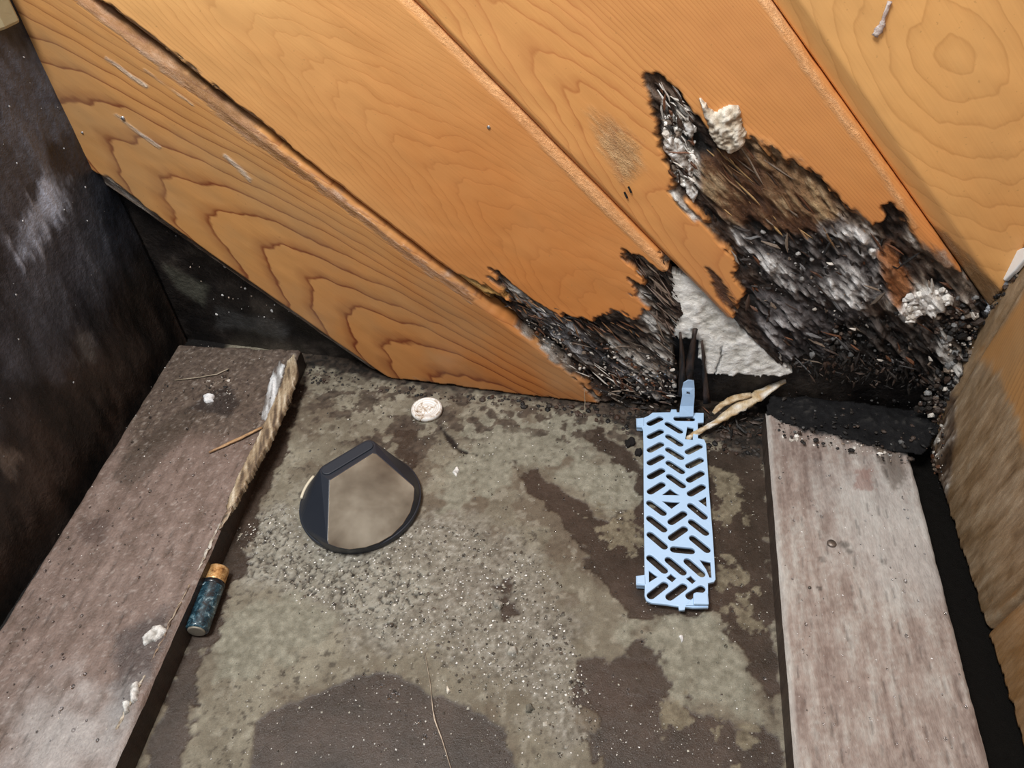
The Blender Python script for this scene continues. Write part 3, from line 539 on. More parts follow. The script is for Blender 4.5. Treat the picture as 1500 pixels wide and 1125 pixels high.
# two staple slots in plank 2 and little nail heads
M_BLACK = plain('black_void', (.006, .006, .006), .6)
for (x, y) in [(917, 285), (923, 277)]:
    u, v = BW.uv(x, y); f2 = BW.sub(u, v, 2.05); V = [f2.pt(a_ * .0022, b_ * .0005, z_) for z_ in (-.001, .0011) for a_, b_ in ((-1, -1), (1, -1), (1, 1), (-1, 1))]
    mesh_obj('staple', V, [[0, 3, 2, 1], [4, 5, 6, 7], [0, 1, 5, 4], [1, 2, 6, 5], [2, 3, 7, 6], [3, 0, 4, 7]], M_BLACK, plank2)
M_STEEL = plain('nail_steel', (.45, .45, .47), .35, .8, bumpsc=900)
def nail(fr, u, v, r, parent, h=.0008, mat=None, d=0, name='nail_head'):
    V = [fr.pt(u + rr * math.cos(a), v + rr * math.sin(a), d + z) for (rr, z) in ((r, -.001), (r, h * .6), (r * .75, h)) for a in np.linspace(0, 2 * math.pi, 12, endpoint=False)]
    Fc = [[k * 12 + i, k * 12 + (i + 1) % 12, k * 12 + 12 + (i + 1) % 12, k * 12 + 12 + i] for k in range(2) for i in range(12)] + [list(range(24, 36))]
    return mesh_obj(name, V, Fc, mat or M_STEEL, parent, None, True)
for (x, y, r, p) in [(716, 186, .0011, plank1), (180, 173, .0014, plank0), (121, 194, .0009, plank0)]:
    u, v = BW.uv(x, y); nail(BW, u, v, r, p)

# ================================================================ LEFT WALL
us = np.concatenate([np.arange(-.5, .15, .02), np.arange(.15, .4735, .0018)]); vs = np.concatenate([np.arange(-.002, .31, .0018), np.arange(.32, .62, .03)]); U, V = np.meshgrid(us, vs, indexing='ij')
n1 = fbm(U * 30, V * 14, 501, 5); n2 = fbm(U * 160, V * 50, 505, 4); n3 = fbm(U * 70, V * 24, 508, 4)
c = ramp(np.clip(n1 * .7 + n3 * .5 - .1, 0, 1), [(.25, (.010, .012, .017)), (.5, (.030, .036, .050)), (.75, (.075, .088, .115))])
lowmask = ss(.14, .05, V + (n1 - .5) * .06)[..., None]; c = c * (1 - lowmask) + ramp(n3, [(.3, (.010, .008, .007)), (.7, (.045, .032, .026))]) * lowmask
for P_, a_, cc in [([(45, 290), (75, 275), (90, 300), (60, 340), (45, 370), (28, 375), (30, 320)], .9, (.50, .60, .80)), ([(85, 262), (100, 262), (98, 290), (80, 300)], .5, (.22, .26, .34)), ([(0, 60), (60, 80), (110, 180), (60, 230), (0, 200)], .45, (.13, .155, .21)), ([(0, 230), (60, 300), (130, 400), (90, 560), (0, 560)], .30, (.10, .11, .14)), ([(115, 490), (140, 480), (135, 520), (118, 535)], .5, (.12, .12, .12)), ([(0, 660), (22, 670), (15, 700), (0, 700)], .5, (.20, .17, .15))]:
    m_ = ss(-.006, .006, sdf(LW.poly(P_), U, V) + (n2 - .5) * .022 + (n3 - .5) * .02) * a_; c = c * (1 - m_[..., None]) + np.array(cc) * m_[..., None] * (.5 + n2[..., None])
M_LEFT = tint_mat('tarred_wet_board', rough=.34, rv=.35, sc=240, stretch=(1, 1, .35), amp=1.2, bump=.0010, blotch=.9, spec=.5)
wl = slab('wall_left', LW, us, vs, (n1 - .5) * .004 + (n2 - .5) * .0012, np.ones(U.shape, bool), M_LEFT, None, np.concatenate([c, np.ones(c.shape[:2] + (1,))], -1), thick=.018); tag(wl, kind='structure')
b = Bag(); rs = np.random.RandomState(9)
crumbs(b, LW, [(0, 0), (60, 0), (160, 280), (150, 500), (20, 700), (0, 700)], 34, (.0002, .0008), [(.75, .78, .82), (.5, .52, .55)], 21, .6, .0005)
crumbs(b, BW, [(200, 320), (300, 390), (440, 490), (300, 480)], 36, (.0003, .0014), [(.75, .75, .75), (.55, .45, .38)], 22, .6, -.0175)
o = b.build('grit_specks', M_CHALK, wl); tag(o, 'tiny white specks spattered over the black wall', kind='stuff')
# pale batten in the top corner
tr = bm_obj('trim_1', poly_bm([(-.372, .448), (-.364, .448), (-.366, .435), (-.372, .425)], .278, .42), plain('pale_painted_batten', (.42, .38, .24), .5, bumpsc=200, var=.15), None, None, bevel=.002); tag(tr, kind='structure')

# ================================================================ RIGHT WALL
wr = tag(mesh_obj('wall_right', [RW.pt(u, v, d) for d in (-.019, -.045) for u, v in ((-.02, -.002), (.9, -.002), (.9, .6), (-.02, .6))], [[0, 1, 2, 3], [4, 7, 6, 5], [0, 4, 5, 1], [1, 5, 6, 2], [2, 6, 7, 3], [3, 7, 4, 0]], M_BACK), kind='structure')
mesh = wr.data; at = mesh.color_attributes.new('tint', 'FLOAT_COLOR', 'POINT'); at.data.foreach_set('color', [.015, .012, .01, 1] * 8)
r_w = [(0, (.07, .042, .022)), (.35, (.17, .115, .065)), (.65, (.27, .20, .13)), (1, (.40, .33, .24))]
WR = wood_mat('weathered_wood', (.42, .21, .07), (.20, .085, .03), A=1, K=60, t0=.06, freq=60, wob=.014, contrast=.6, fine=.4, seed=7, rough=.38, tintdirt=.4, bumpk=.25, rotsc=(24, 260, 100), rotc=(1.2, 1.9, .25))
lowc = lambda U, V, n, nf: (V > .0025 + (n - .5) * .004) & (U > -.0055) & (V < .6)
zr = [dict(p=[(1360, 700), (1350, 560), (1440, 430), (1490, 385), (1520, 400), (1470, 480), (1430, 525), (1462, 545), (1505, 660), (1530, 700), (1530, 860), (1455, 905), (1420, 960)], ramp=r_w, amp=.006, a=.88, soft=.005, rel=.0006, wn=.6, con=1.5),
      dict(p=[(1440, 910), (1500, 868), (1600, 1000), (1560, 1250), (1450, 1100)], ramp=r_w, amp=.01, a=.5, soft=.006, rel=.0004, wn=.6, con=1.5),
      dict(p=[(1385, 520), (1420, 460), (1470, 400), (1500, 360), (1480, 360), (1440, 430), (1400, 500)], ramp=[(0, BLK), (.4, DBR), (.8, (.2, .22, .25)), (1, (.5, .55, .6))], amp=.004, a=.9, rel=.002, soft=.003),
      dict(p=[(1365, 690), (1380, 600), (1395, 560), (1400, 640), (1385, 760), (1372, 740)], ramp=r_rot, amp=.006, a=.85, rel=.002, soft=.004)]
ga = math.atan2(.035, .075)
def vl(c0): return [(c0, 0.0), (c0 + .0114, .10)]
for i, c0 in enumerate((-.0, .147, .287, .427)):
    build_plank(RW, vl(c0 + .0), vl(c0 - (.147 if i < 2 else .14)), (-.05, .62), 0, WR, wr, zr if i < 3 else [], ends=lambda U, V, n, nf: (V > .0025 + (n - .5) * .006) & (U > -.0055) & (U < .42), step=.0014, seed=20 + i, gap=(.0006, .0006), bev=(.0022, .0022))
# white sliver added for the daylight glare in the wall joint
q = [RW.uv(*p) for p in [(1476, 408), (1482, 385), (1496, 368), (1515, 360), (1512, 378), (1495, 398), (1480, 412)]]
bm = poly_bm([tuple(x) for x in q], .0005, .0035); o = bm_obj('glare_sliver', bm, plain('glare_white', (.85, .87, .88), .4, bumpsc=150), None, RW.mat(), bevel=.0008); tag(o, 'curved white sliver added for daylight glare high on the weathered right wall', 'glare sliver')
b = Bag()
crumbs(b, RW, [(1440, 440), (1500, 360), (1510, 380), (1450, 460), (1390, 560), (1370, 640), (1360, 600)], 260, (.0005, .0026), C_DARK + [GBR, (.3, .32, .35)], 31, .8, 0)
crumbs(b, RW, [(1362, 600), (1385, 600), (1380, 720), (1368, 720)], 120, (.0005, .0022), C_MIX, 32, .8, 0)
o = b.build('rot_crumbs', M_SHARD, wr); tag(o, 'dark crumbs packed along the wall corner', kind='stuff')

TH = .020
# ================================================================ SLEEPERS
def sleeper(name, x0, x1, y0, y1, yt0, z, cfn, mat, seed, side, inc=True, skew=(0, 0, 0, 0)):
    """A flat-laid board with worn arrises: top relief grid over x,y; sides dropped to the slab."""
    us = np.arange(x0, x1 + .0001, .0011); vs = np.arange(y0, y1, .0014); U, V = np.meshgrid(us, vs, indexing='ij')
    fx = (U - x0) / (x1 - x0)
    n1 = fbm(U * 300, V * 40, seed, 4); n2 = fbm(U * 90, V * 90, seed + 5, 4); n3 = fbm(U * 500, V * 500, seed + 9, 3); n4 = fbm(U * 25, V * 25, seed + 12, 3)
    e = np.minimum(U - x0, x1 - U) + (n2 - .5) * .0015; ee = (y1 - V) + (n2 - .5) * .004
    d = z + (n1 - .5) * .0008 + (n2 - .5) * .0008 - np.clip(1 - e / .003, 0, 1) ** 2 * .0022 - np.clip(1 - ee / .004, 0, 1) ** 2 * .004
    marks = np.zeros(U.shape)
    if inc:
        rs = np.random.RandomState(seed)
        for k in range(130):
            cx = rs.uniform(x0 + .004, x1 - .004); cy = rs.uniform(max(y0, .05), y1); ang = rs.randn() * .03
            marks = np.maximum(marks, ss(.0007, .0002, np.abs(U - cx - (V - cy) * ang)) * ss(.0042, .003, np.abs(V - cy)))
    d = d - marks * .0007
    c = cfn(U, V, n1, n2, n3, n4); c[..., :3] *= (1 - marks[..., None] * .40)
    f2 = Frame((0, 0, 0), (1, 0, 0), (0, 1, 0))
    V_ = slab(name, f2, us, vs, d, np.ones(U.shape, bool), mat, None, c, thick=0.0, side_col=side)  # side faces darkened: wet stain plus painted shade
    return V_
def blend(c, m, cc): return c * (1 - m[..., None]) + cc * m[..., None]
def tp(pts, h=TH): return [tuple(fl(x, y, h)) for x, y in pts]
def cL(U, V, n1, n2, n3, n4):
    c = ramp(np.clip(n1 * .5 + n2 * .5 + (n3 - .5) * .3, 0, 1), [(.25, (.12, .085, .068)), (.5, (.185, .135, .115)), (.8, (.26, .20, .175))])
    M_ = lambda p, s=.004, a=.008: ss(-s, s, sdf(tp(p), U, V) + (n2 - .5) * 2 * a + (n3 - .5) * .004)
    c = blend(c, M_([(260, 480), (450, 500), (440, 560), (370, 640), (250, 640), (170, 680), (200, 560)], .01) * .75, ramp(n3, [(.2, (.028, .02, .016)), (.8, (.13, .10, .075))]))
    c = blend(c, M_([(300, 575), (335, 565), (352, 590), (330, 610), (300, 605), (270, 600)], .002, .004) * .85, np.array((.025, .018, .016)))
    c = blend(c, M_([(110, 760), (150, 755), (140, 800), (112, 790)], .004, .008) * .6, np.array((.05, .03, .025)))
    c = blend(c, M_([(150, 930), (240, 890), (225, 950), (170, 1040), (140, 1080), (150, 1000)], .006) * .75, np.array((.045, .036, .036)))
    c = blend(c, M_([(0, 1040), (60, 1010), (160, 1030), (160, 1125), (0, 1140)], .02, .02) * .5, np.array((.50, .50, .50)))  # whitish glare painted onto the near end of the wet board
    c = blend(c, M_([(160, 690), (210, 640), (270, 600), (300, 600), (250, 660), (180, 720)], .004, .008) * .6, np.array((.05, .036, .026)))
    c = blend(c, ss(.70, .76, n3) * .18, np.array((.6, .58, .55)))
    return np.concatenate([c, np.ones(U.shape + (1,))], -1)
def cR(U, V, n1, n2, n3, n4):
    c = ramp(np.clip(n1 * .6 + n4 * .5 + (n3 - .5) * .35 - .05, 0, 1), [(.25, (.18, .135, .118)), (.5, (.29, .24, .215)), (.75, (.40, .38, .355))])
    M_ = lambda p, s=.004, a=.006: ss(-s, s, sdf(tp(p), U, V) + (n2 - .5) * 2 * a + (n3 - .5) * .006)
    c = blend(c, M_([(1190, 690), (1300, 680), (1370, 790), (1400, 860), (1330, 900), (1220, 820)], .02, .02) * .5, np.array((.46, .46, .45)))
    c = blend(c, M_([(1110, 560), (1400, 570), (1400, 690), (1345, 672), (1300, 668), (1260, 655), (1200, 640), (1150, 632), (1118, 610)], .002, .005), ramp(n3, [(.2, (.010, .010, .011)), (.65, (.026, .025, .026)), (.95, (.14, .13, .12))]))
    c = blend(c, M_([(1255, 650), (1290, 655), (1300, 690), (1285, 715), (1270, 690)], .002, .005) * .7, np.array((.10, .08, .065)))
    c = blend(c, M_([(1380, 860), (1400, 870), (1440, 1000), (1420, 1000), (1390, 930)], .003, .006) * .55, np.array((.16, .13, .11)))
    c = blend(c, M_([(1228, 688), (1250, 685), (1255, 715), (1230, 715)], .001, .002) * .6, np.array((.22, .12, .10)))
    for (x, y, rr, aa) in ((1218, 797, .0045, .7), (1226, 806, .003, .7), (1187, 818, .0028, .5), (1277, 822, .003, .4), (1186, 861, .0016, .7), (1403, 887, .0012, .6)):
        q = fl(x, y, TH); c = blend(c, ss(rr, rr * .4, np.hypot(U - q[0], V - q[1]) + (n3 - .5) * .003) * aa, np.array((.05, .042, .036)))
    c = blend(c, ss(.0035, .001, U - .1036) * .45, np.array((.5, .5, .48)))
    return np.concatenate([c, np.ones(U.shape + (1,))], -1)
M_SLL = tint_mat('wet_treated_timber', rough=.42, rv=.5, sc=700, stretch=(1, .75, 1), amp=1.0, bump=.0007, blotch=.6, spec=.5)
M_GRIT_ = tint_mat('pale_specks', rough=.2, rv=.2, sc=1500, amp=.4, bump=.0002, spec=.6)
M_SLR = tint_mat('grey_treated_timber', rough=.5, rv=.3, sc=700, stretch=(1, .25, 1), amp=.8, bump=.0006, blotch=.5, spec=.4)
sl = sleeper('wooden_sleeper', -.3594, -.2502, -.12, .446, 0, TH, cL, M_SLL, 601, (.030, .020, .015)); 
tag(sl, 'wet brown treated timber board lying along the black left wall', 'timber', 'treated boards on the slab')
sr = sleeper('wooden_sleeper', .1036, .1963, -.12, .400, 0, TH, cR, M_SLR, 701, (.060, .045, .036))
tag(sr, 'pale grey treated timber board on the right with blackened far end', 'timber', 'treated boards on the slab')
# slight skew of each board so that its edges run as measured
def shear(o, k, y0):
    n = len(o.data.vertices); a = np.zeros(n * 3, np.float32); o.data.vertices.foreach_get('co', a); a = a.reshape(-1, 3); a[:, 0] += (a[:, 1] - y0) * k; o.data.vertices.foreach_set('co', a.ravel()); o.data.update()
shear(sl, -.0263, .4378); shear(sr, .064, .17)
# torn pale edge splinters along the left board's arris
M_SPLT = tint_mat('peeling_edge_wood', rough=.5, rv=.3, sc=800, stretch=(1, .5, 1), amp=1.2, bump=.0008)
def onboard(P, h=TH + .001): return [fl(x, y, h) for x, y in P]
for nm, P_, hh, cs_ in [('peeled_edge', [(432, 518), (437, 545), (425, 582), (412, 612), (396, 646), (379, 677), (361, 708), (345, 738), (334, 752), (330, 742), (347, 700), (363, 668), (378, 638), (393, 606), (404, 582), (414, 556), (420, 530)], .0012, [(0, (.10, .07, .048)), (.35, (.24, .175, .11)), (.65, (.38, .30, .20)), (1, (.60, .53, .42))]),
                        ('white_crust', [(410, 528), (419, 536), (412, 562), (402, 590), (392, 618), (382, 616), (386, 592), (393, 562), (401, 540)], .0010, [(0, (.10, .08, .07)), (.35, (.30, .30, .30)), (.75, (.60, .63, .66)), (1, (.85, .86, .88))])]:
    lump(nm, FL, P_, hh, M_SPLT, sl, cs_, 640 + len(nm), off=TH - .0002, flat=.0010)
for i, (P_, w_, cs, hz) in enumerate([
([(366, 690), (356, 710), (346, 730), (334, 752), (322, 776)], (.001, .003, .002, .003, .002), [(.5, .42, .32), (.16, .11, .08), (.30, .22, .15), (.05, .04, .03)], TH),
                             ([(322, 768), (311, 790), (300, 815), (290, 836)], (.001, .003, .0025, .001), [(.5, .46, .40), (.3, .24, .18), (.6, .58, .54)], TH),
                             ([(282, 848), (266, 880), (250, 910), (234, 945), (221, 970)], (.001, .002, .0015, .002, .001), [(.26, .18, .12), (.4, .33, .25), (.08, .05, .04)], TH),
                             ([(213, 988), (202, 1008), (190, 1032), (177, 1056), (163, 1082)], (.001, .003, .002, .003, .001), [(.40, .34, .26), (.22, .17, .12), (.55, .5, .42)], TH)]):
    q = dens(onboard(P_, hz), 6); n = len(q); ww = np.interp(np.linspace(0, 1, n), np.linspace(0, 1, len(w_)), w_) * np.random.RandomState(i).uniform(.35, 1.5, n)
    strip(q, ww, .0010, M_SPLT, 'edge_splinter', sl, FL, list(hz + np.random.RandomState(i + 9).uniform(-.0006, .0006, n)), cs, .5, 20 + i)
for P_, hh in [([(208, 935), (225, 918), (243, 915), (245, 925), (228, 940), (212, 945)], .0025), ([(192, 1003), (203, 1000), (205, 1015), (195, 1035), (190, 1020)], .003), ([(180, 1030), (190, 1025), (192, 1045), (182, 1050)], .002)]:
    lump('paint_flake', FL, [(x, y) for x, y in P_], hh, M_CHALK, sl, [(0, (.35, .33, .30)), (1, (.9, .9, .88))], 620, off=TH + .0005)
def lump_at(name, P_, hh, base, mat, cols, seed, parent=None, rough_=.4):
    fr = Frame((0, 0, base), (1, 0, 0), (0, 1, 0)); return lump(name, fr, P_, hh, mat, parent, cols, seed, off=.0, rough_=rough_)
u, v = fl(1218, 797, TH)
nail(FL, u, v, .0028, sr, .0016, plain('rusty_nail', (.20, .17, .15), .35, .7, bumpsc=1500), TH)
u, v = fl(1186, 861, TH); nail(FL, u, v, .0009, sr, .0008, plain('dark_nail', (.1, .09, .08), .35, .6, bumpsc=1500), TH)
u, v = fl(330, 588, TH); b = Bag()
crumbs(b, FL, [(260, 500), (430, 520), (330, 760), (160, 1100), (0, 1110), (0, 920)], 260, (.00022, .0005), [(.85, .84, .82), (.6, .56, .5)], 164, .7, TH + .0002, TH, ico=False)
o = b.build('grit_specks', M_GRIT_, sl); tag(o, 'tiny pale specks on the wet brown board', kind='stuff'); b = Bag()
crumbs(b, FL, [(1130, 640), (1330, 690), (1440, 1120), (1180, 1120)], 110, (.0002, .0005), [(.9, .9, .9), (.1, .09, .08)], 165, .7, TH + .0002, TH, ico=False)
o = b.build('grit_specks', M_GRIT_, sr); tag(o, 'tiny pale specks on the grey board', kind='stuff'); b = Bag(); crumbs(b, FL, [(310, 575), (350, 575), (350, 605), (315, 605)], 60, (.0004, .0016), [DBR, BLK, GBR, LGR], 41, .6, TH, .0)
o = b.build('knot_crumbs', M_SHARD, sl); tag(o, 'crumbs in the dark knot of the board', kind='stuff')
o = lump_at('white_pebble', [(298, 582), (306, 577), (315, 580), (313, 588), (304, 591), (299, 588)], .003, TH, M_CHALK, [(0, (.7, .72, .75)), (1, (.92, .93, .95))], 630); tag(o, 'small white pebble beside the dark knot on the left board', 'pebble')

# ---- black rot heap over the far end of the right board and in the wall cavity
us = np.arange(.095, .236, .0012); vs = np.arange(.335, .445, .0012); U, V = np.meshgrid(us, vs, indexing='ij')
n1 = fbm(U * 90, V * 90, 801, 5); n2 = fbm(U * 420, V * 420, 805, 3)
sd = sdf([tuple(fl(x, y, TH)) for x, y in [(1122, 608), (1150, 622), (1200, 634), (1262, 648), (1300, 662), (1352, 668), (1372, 640), (1450, 540), (1440, 420), (1180, 420), (1130, 540)]], U, V) + (n1 - .5) * .008
hz = TH + .0012 + np.clip(sd, 0, .03) * .10 + (n1 - .5) * .004 * ss(0, .01, sd) + (n2 - .5) * .0012
c = ramp(np.clip(n1 * .6 + n2 * .5 - .05, 0, 1), [(.3, (.004, .004, .005)), (.65, (.010, .010, .011)), (.9, (.05, .047, .044))])
o = slab('rotten_wood_heap', Frame((0, 0, 0), (1, 0, 0), (0, 1, 0)), us, vs, np.maximum(hz, TH + .0006), (sd > 0) & (V < BW.O[1] - .11 * (U - BW.O[0]) + .012), M_ROT, None, np.concatenate([c, np.ones(U.shape + (1,))], -1), thick=-(TH + .0004))
tag(o, 'black mat of rotted wood over the far end of the pale right board', 'rotten wood')
heap = o
b = Bag()
crumbs(b, FL, [(1130, 640), (1330, 680), (1380, 640), (1440, 520), (1150, 570)], 300, (.0004, .0020), C_DARK + [BLK, BLK, (.10, .10, .10)], 51, .7, TH + .003, TH + .003)
crumbs(b, FL, [(1130, 628), (1180, 632), (1340, 668), (1345, 685), (1250, 668), (1140, 640)], 70, (.0004, .0018), [LGR, GBR, WHT, BLK], 52, .7, TH, TH)
o = b.build('rot_crumbs', M_SHARD, heap); tag(o, 'crumbs scattered on the black mat', kind='stuff')

# ================================================================ FLOOR DEBRIS
M_GRIT = tint_mat('grit_glints', rough=.25, rv=.3, sc=1500, amp=.8, bump=.0003, spec=.6)
b = Bag(); G_ = [(.30, .28, .23), (.22, .20, .16), (.12, .10, .08), (.42, .40, .35), (.07, .06, .05)]
crumbs(b, FL, [(330, 780), (400, 745), (640, 760), (760, 790), (830, 900), (880, 1080), (820, 1100), (620, 960), (430, 880)], 1500, (.0003, .0013), G_, 61, .6, 0, ico=False, power=2)
crumbs(b, FL, [(430, 560), (1040, 640), (1040, 760), (700, 900), (450, 700)], 500, (.0003, .0010), G_ + [BLK], 62, .6, 0, ico=False)
crumbs(b, FL, [(250, 1120), (330, 960), (1120, 1000), (1130, 1120)], 350, (.0002, .0008), G_ + [(.6, .58, .5)], 63, .6, 0, ico=False)
crumbs(b, FL, [(1040, 660), (1115, 660), (1130, 1000), (1050, 900)], 120, (.0002, .0008), G_, 64, .6, 0, ico=False)
GLINT_W = [(.9, .9, .88), (.85, .83, .78)]  # white specks standing in for wet glints among the grit
crumbs(b, FL, [(340, 780), (420, 740), (640, 770), (800, 830), (880, 1060), (620, 960), (430, 880)], 900, (.00025, .0007), GLINT_W, 161, .8, .0003, ico=False, power=1.5)
crumbs(b, FL, [(300, 1120), (380, 990), (560, 960), (860, 1010), (1130, 1100), (1140, 1120)], 320, (.0002, .0006), GLINT_W, 162, .8, .0002, ico=False)
crumbs(b, FL, [(440, 560), (1000, 620), (1120, 700), (1130, 1100), (900, 900), (700, 700)], 320, (.0002, .0005), GLINT_W, 163, .8, .0003, ico=False)
o = b.build('grit_glints', M_GRIT); tag(o, 'loose wet grit and white glint specks strewn over the damp concrete slab', 'grit', kind='stuff')
b = Bag()
crumbs(b, FL, [(700, 575), (900, 592), (1120, 605), (1115, 670), (1040, 660), (930, 640), (860, 612), (700, 590)], 520, (.0005, .0026), C_DARK + [DBR], 65, .7, 0)
crumbs(b, FL, [(445, 535), (560, 560), (700, 580), (700, 592), (560, 575), (445, 560)], 170, (.0004, .0016), C_DARK, 66, .7, 0)
shards(b, FL, [(930, 600), (1120, 605), (1115, 640), (1045, 640)], 60, .4, (.003, .012), (.0003, .0010), C_DARK + [RBR], (.0005, .006), 67, 1.2, .3)
o = b.build('rot_debris', M_SHARD); tag(o, 'black rotted wood debris fallen on the slab under the decayed planks', 'debris', kind='stuff')
# water beads that give the wet glints
M_BEAD, nt, bs = newmat('water_bead'); bs.inputs['Base Color'].default_value = (.9, .92, .95, 1); bs.inputs['Roughness'].default_value = .04; bs.inputs['Transmission Weight'].default_value = 1.0; bs.inputs['IOR'].default_value = 1.33; bs.inputs['Specular IOR Level'].default_value = 1.0
g = NT(nt); nz = g.noise(g.n('ShaderNodeTexCoord').outputs['Object'], 900, 2); bp = g.n('ShaderNodeBump'); g.set(bp, 'Height', nz); g.set(bp, 'Distance', .0001); g.set(bs, 'Normal', bp.outputs[0])
def beads(zone, n, R, seed, off=0, fr=FL, d=0, name='water_beads', label='', parent=None, top=True):
    rs = np.random.RandomState(seed); V = []; Fc = []; pts = inside_pts(fr.poly(zone, off), n, rs); bmx = bmesh.new(); bmesh.ops.create_icosphere(bmx, subdivisions=2, radius=1); IV = np.array([v.co[:] for v in bmx.verts]); IF = [[v.index for v in f.verts] for f in bmx.faces]; bmx.free()
    for u, v in pts:
        r = R[0] + (R[1] - R[0]) * rs.rand() ** 3; Q = IV * r * np.array([1, 1 + .4 * rs.rand(), .6]); k = len(V); o_ = fr.pt(u, v, d + r * .25)
        V += (o_ + Q[:, :1] * fr.A + Q[:, 1:2] * fr.B + Q[:, 2:] * fr.N).tolist(); Fc += [[i + k for i in f] for f in IF]
    o = mesh_obj(name, V, Fc, M_BEAD, parent, None, True); tag(o, label, 'water' if parent is None else None, kind='stuff'); return o
beads([(330, 800), (420, 740), (640, 760), (760, 790), (850, 900), (900, 1110), (560, 1120), (500, 960)], 260, (.0004, .0014), 71, label='tiny water beads glinting on the gritty middle of the slab', parent=floor)
beads([(440, 560), (900, 600), (1120, 680), (1140, 1120), (900, 1120), (700, 700)], 150, (.0004, .0011), 72, label='tiny water beads spread over the slab around the vent grille', parent=floor)
beads([(270, 520), (420, 530), (300, 820), (150, 1100), (0, 1100), (0, 930)], 200, (.0004, .0011), 73, TH, d=TH + .0003, label='water beads on the brown board', parent=sl)
beads([(740, 450), (990, 540), (990, 600), (860, 580)], 90, (.0004, .0011), 74, fr=BW, d=-.003, label='water beads on the decayed middle plank', parent=wall_back)
beads([(1100, 380), (1320, 380), (1440, 450), (1380, 560), (1140, 540)], 90, (.0003, .0009), 75, fr=BW, d=-.003, label='water beads in the large rot hollow', parent=wall_back)
beads([(1140, 690), (1340, 700), (1440, 1100), (1180, 1100)], 60, (.0004, .0011), 76, TH, d=TH + .0003, label='water beads on the grey board', parent=sr)

# single pebbles
for P_, hh, lab, cc in [([(721, 880), (730, 877), (738, 884), (733, 893), (723, 891)], .0035, 'grey pebble on the gritty slab, upper of a pair in its middle', (.30, .28, .24)),
                    ([(744, 948), (756, 947), (760, 956), (753, 962), (744, 958)], .0035, 'rough pale pebble standing below the grey pebble mid-slab', (.42, .40, .35)),
                    ([(770, 1033), (778, 1030), (784, 1038), (778, 1047), (770, 1043)], .002, 'round flat dark-ringed pebble near the bottom puddle', (.17, .16, .13)),
                    ([(652, 1008), (656, 1004), (660, 1012), (655, 1017)], .002, 'little cream chip at the rim of the bottom puddle, nearest the stalk', (.75, .70, .60)),
                    ([(913, 648), (925, 640), (931, 643), (930, 653), (918, 658)], .003, 'larger black wood crumb left of the vent grille top', (.012, .010, .010)),
                    ([(930, 660), (938, 656), (943, 663), (938, 670), (930, 668)], .003, 'smaller black wood crumb touching the grille edge', (.012, .010, .010)),
                    ([(662, 692), (670, 682), (674, 690), (668, 698)], .0012, 'white paint chip on the slab right of the solar light', (.8, .8, .78)),
                    ([(995, 932), (1002, 930), (1003, 940), (997, 943)], .0012, 'white speck of grit below the vent grille', (.85, .85, .85))]:
    o = lump_at('pebble', P_, hh, 0.0002, M_CHALK, [(0, tuple(x * .6 for x in cc)), (1, tuple(min(1, x * 1.25) for x in cc))], 640 + int(P_[0][0]), rough_=.3); tag(o, lab, 'pebble')

def capsule(p, q, r, n=6):
    p = np.array(p); q = np.array(q); a = math.atan2(*(q - p)[::-1]); out = []
    for k in range(n + 1): t = a - math.pi / 2 + math.pi * k / n; out.append((q[0] + r * math.cos(t), q[1] + r * math.sin(t)))
    for k in range(n + 1): t = a + math.pi / 2 + math.pi * k / n; out.append((p[0] + r * math.cos(t), p[1] + r * math.sin(t)))
    return out
# ================================================================ VENT GRILLE
M_VENT = plain('pale_blue_plastic', (.44, .63, .88), .38, spec=.5, bumpsc=350, bumpd=.00008, var=.05)
VH = .0062
cv = Vector((*fl(993, 745, VH), 0))
def A_(x, y): return (880 + x / 6.25, 540 + y / 6.25)
def B_(x, y): return (880 + x / 5.114, 700 + y / 5.114)
def vp(p): q = fl(*p, VH); return (q[0] - cv.x, q[1] - cv.y)
outline = [A_(396, 452), A_(440, 432), A_(475, 405), A_(640, 402), A_(648, 375), A_(690, 375), A_(695, 402), A_(940, 408), A_(938, 490), A_(885, 495), A_(888, 640), A_(945, 650), A_(962, 690), A_(990, 1125), B_(838, 450), B_(857, 760), B_(845, 776), B_(800, 786), B_(802, 968), B_(690, 968), B_(630, 962), B_(626, 985), B_(590, 984), B_(586, 958), B_(500, 945), B_(380, 932), B_(345, 915), B_(332, 880), B_(335, 800), B_(270, 796), B_(268, 738), B_(332, 728), B_(325, 100), A_(395, 700), A_(392, 560), A_(378, 530), A_(332, 526), A_(328, 458)]
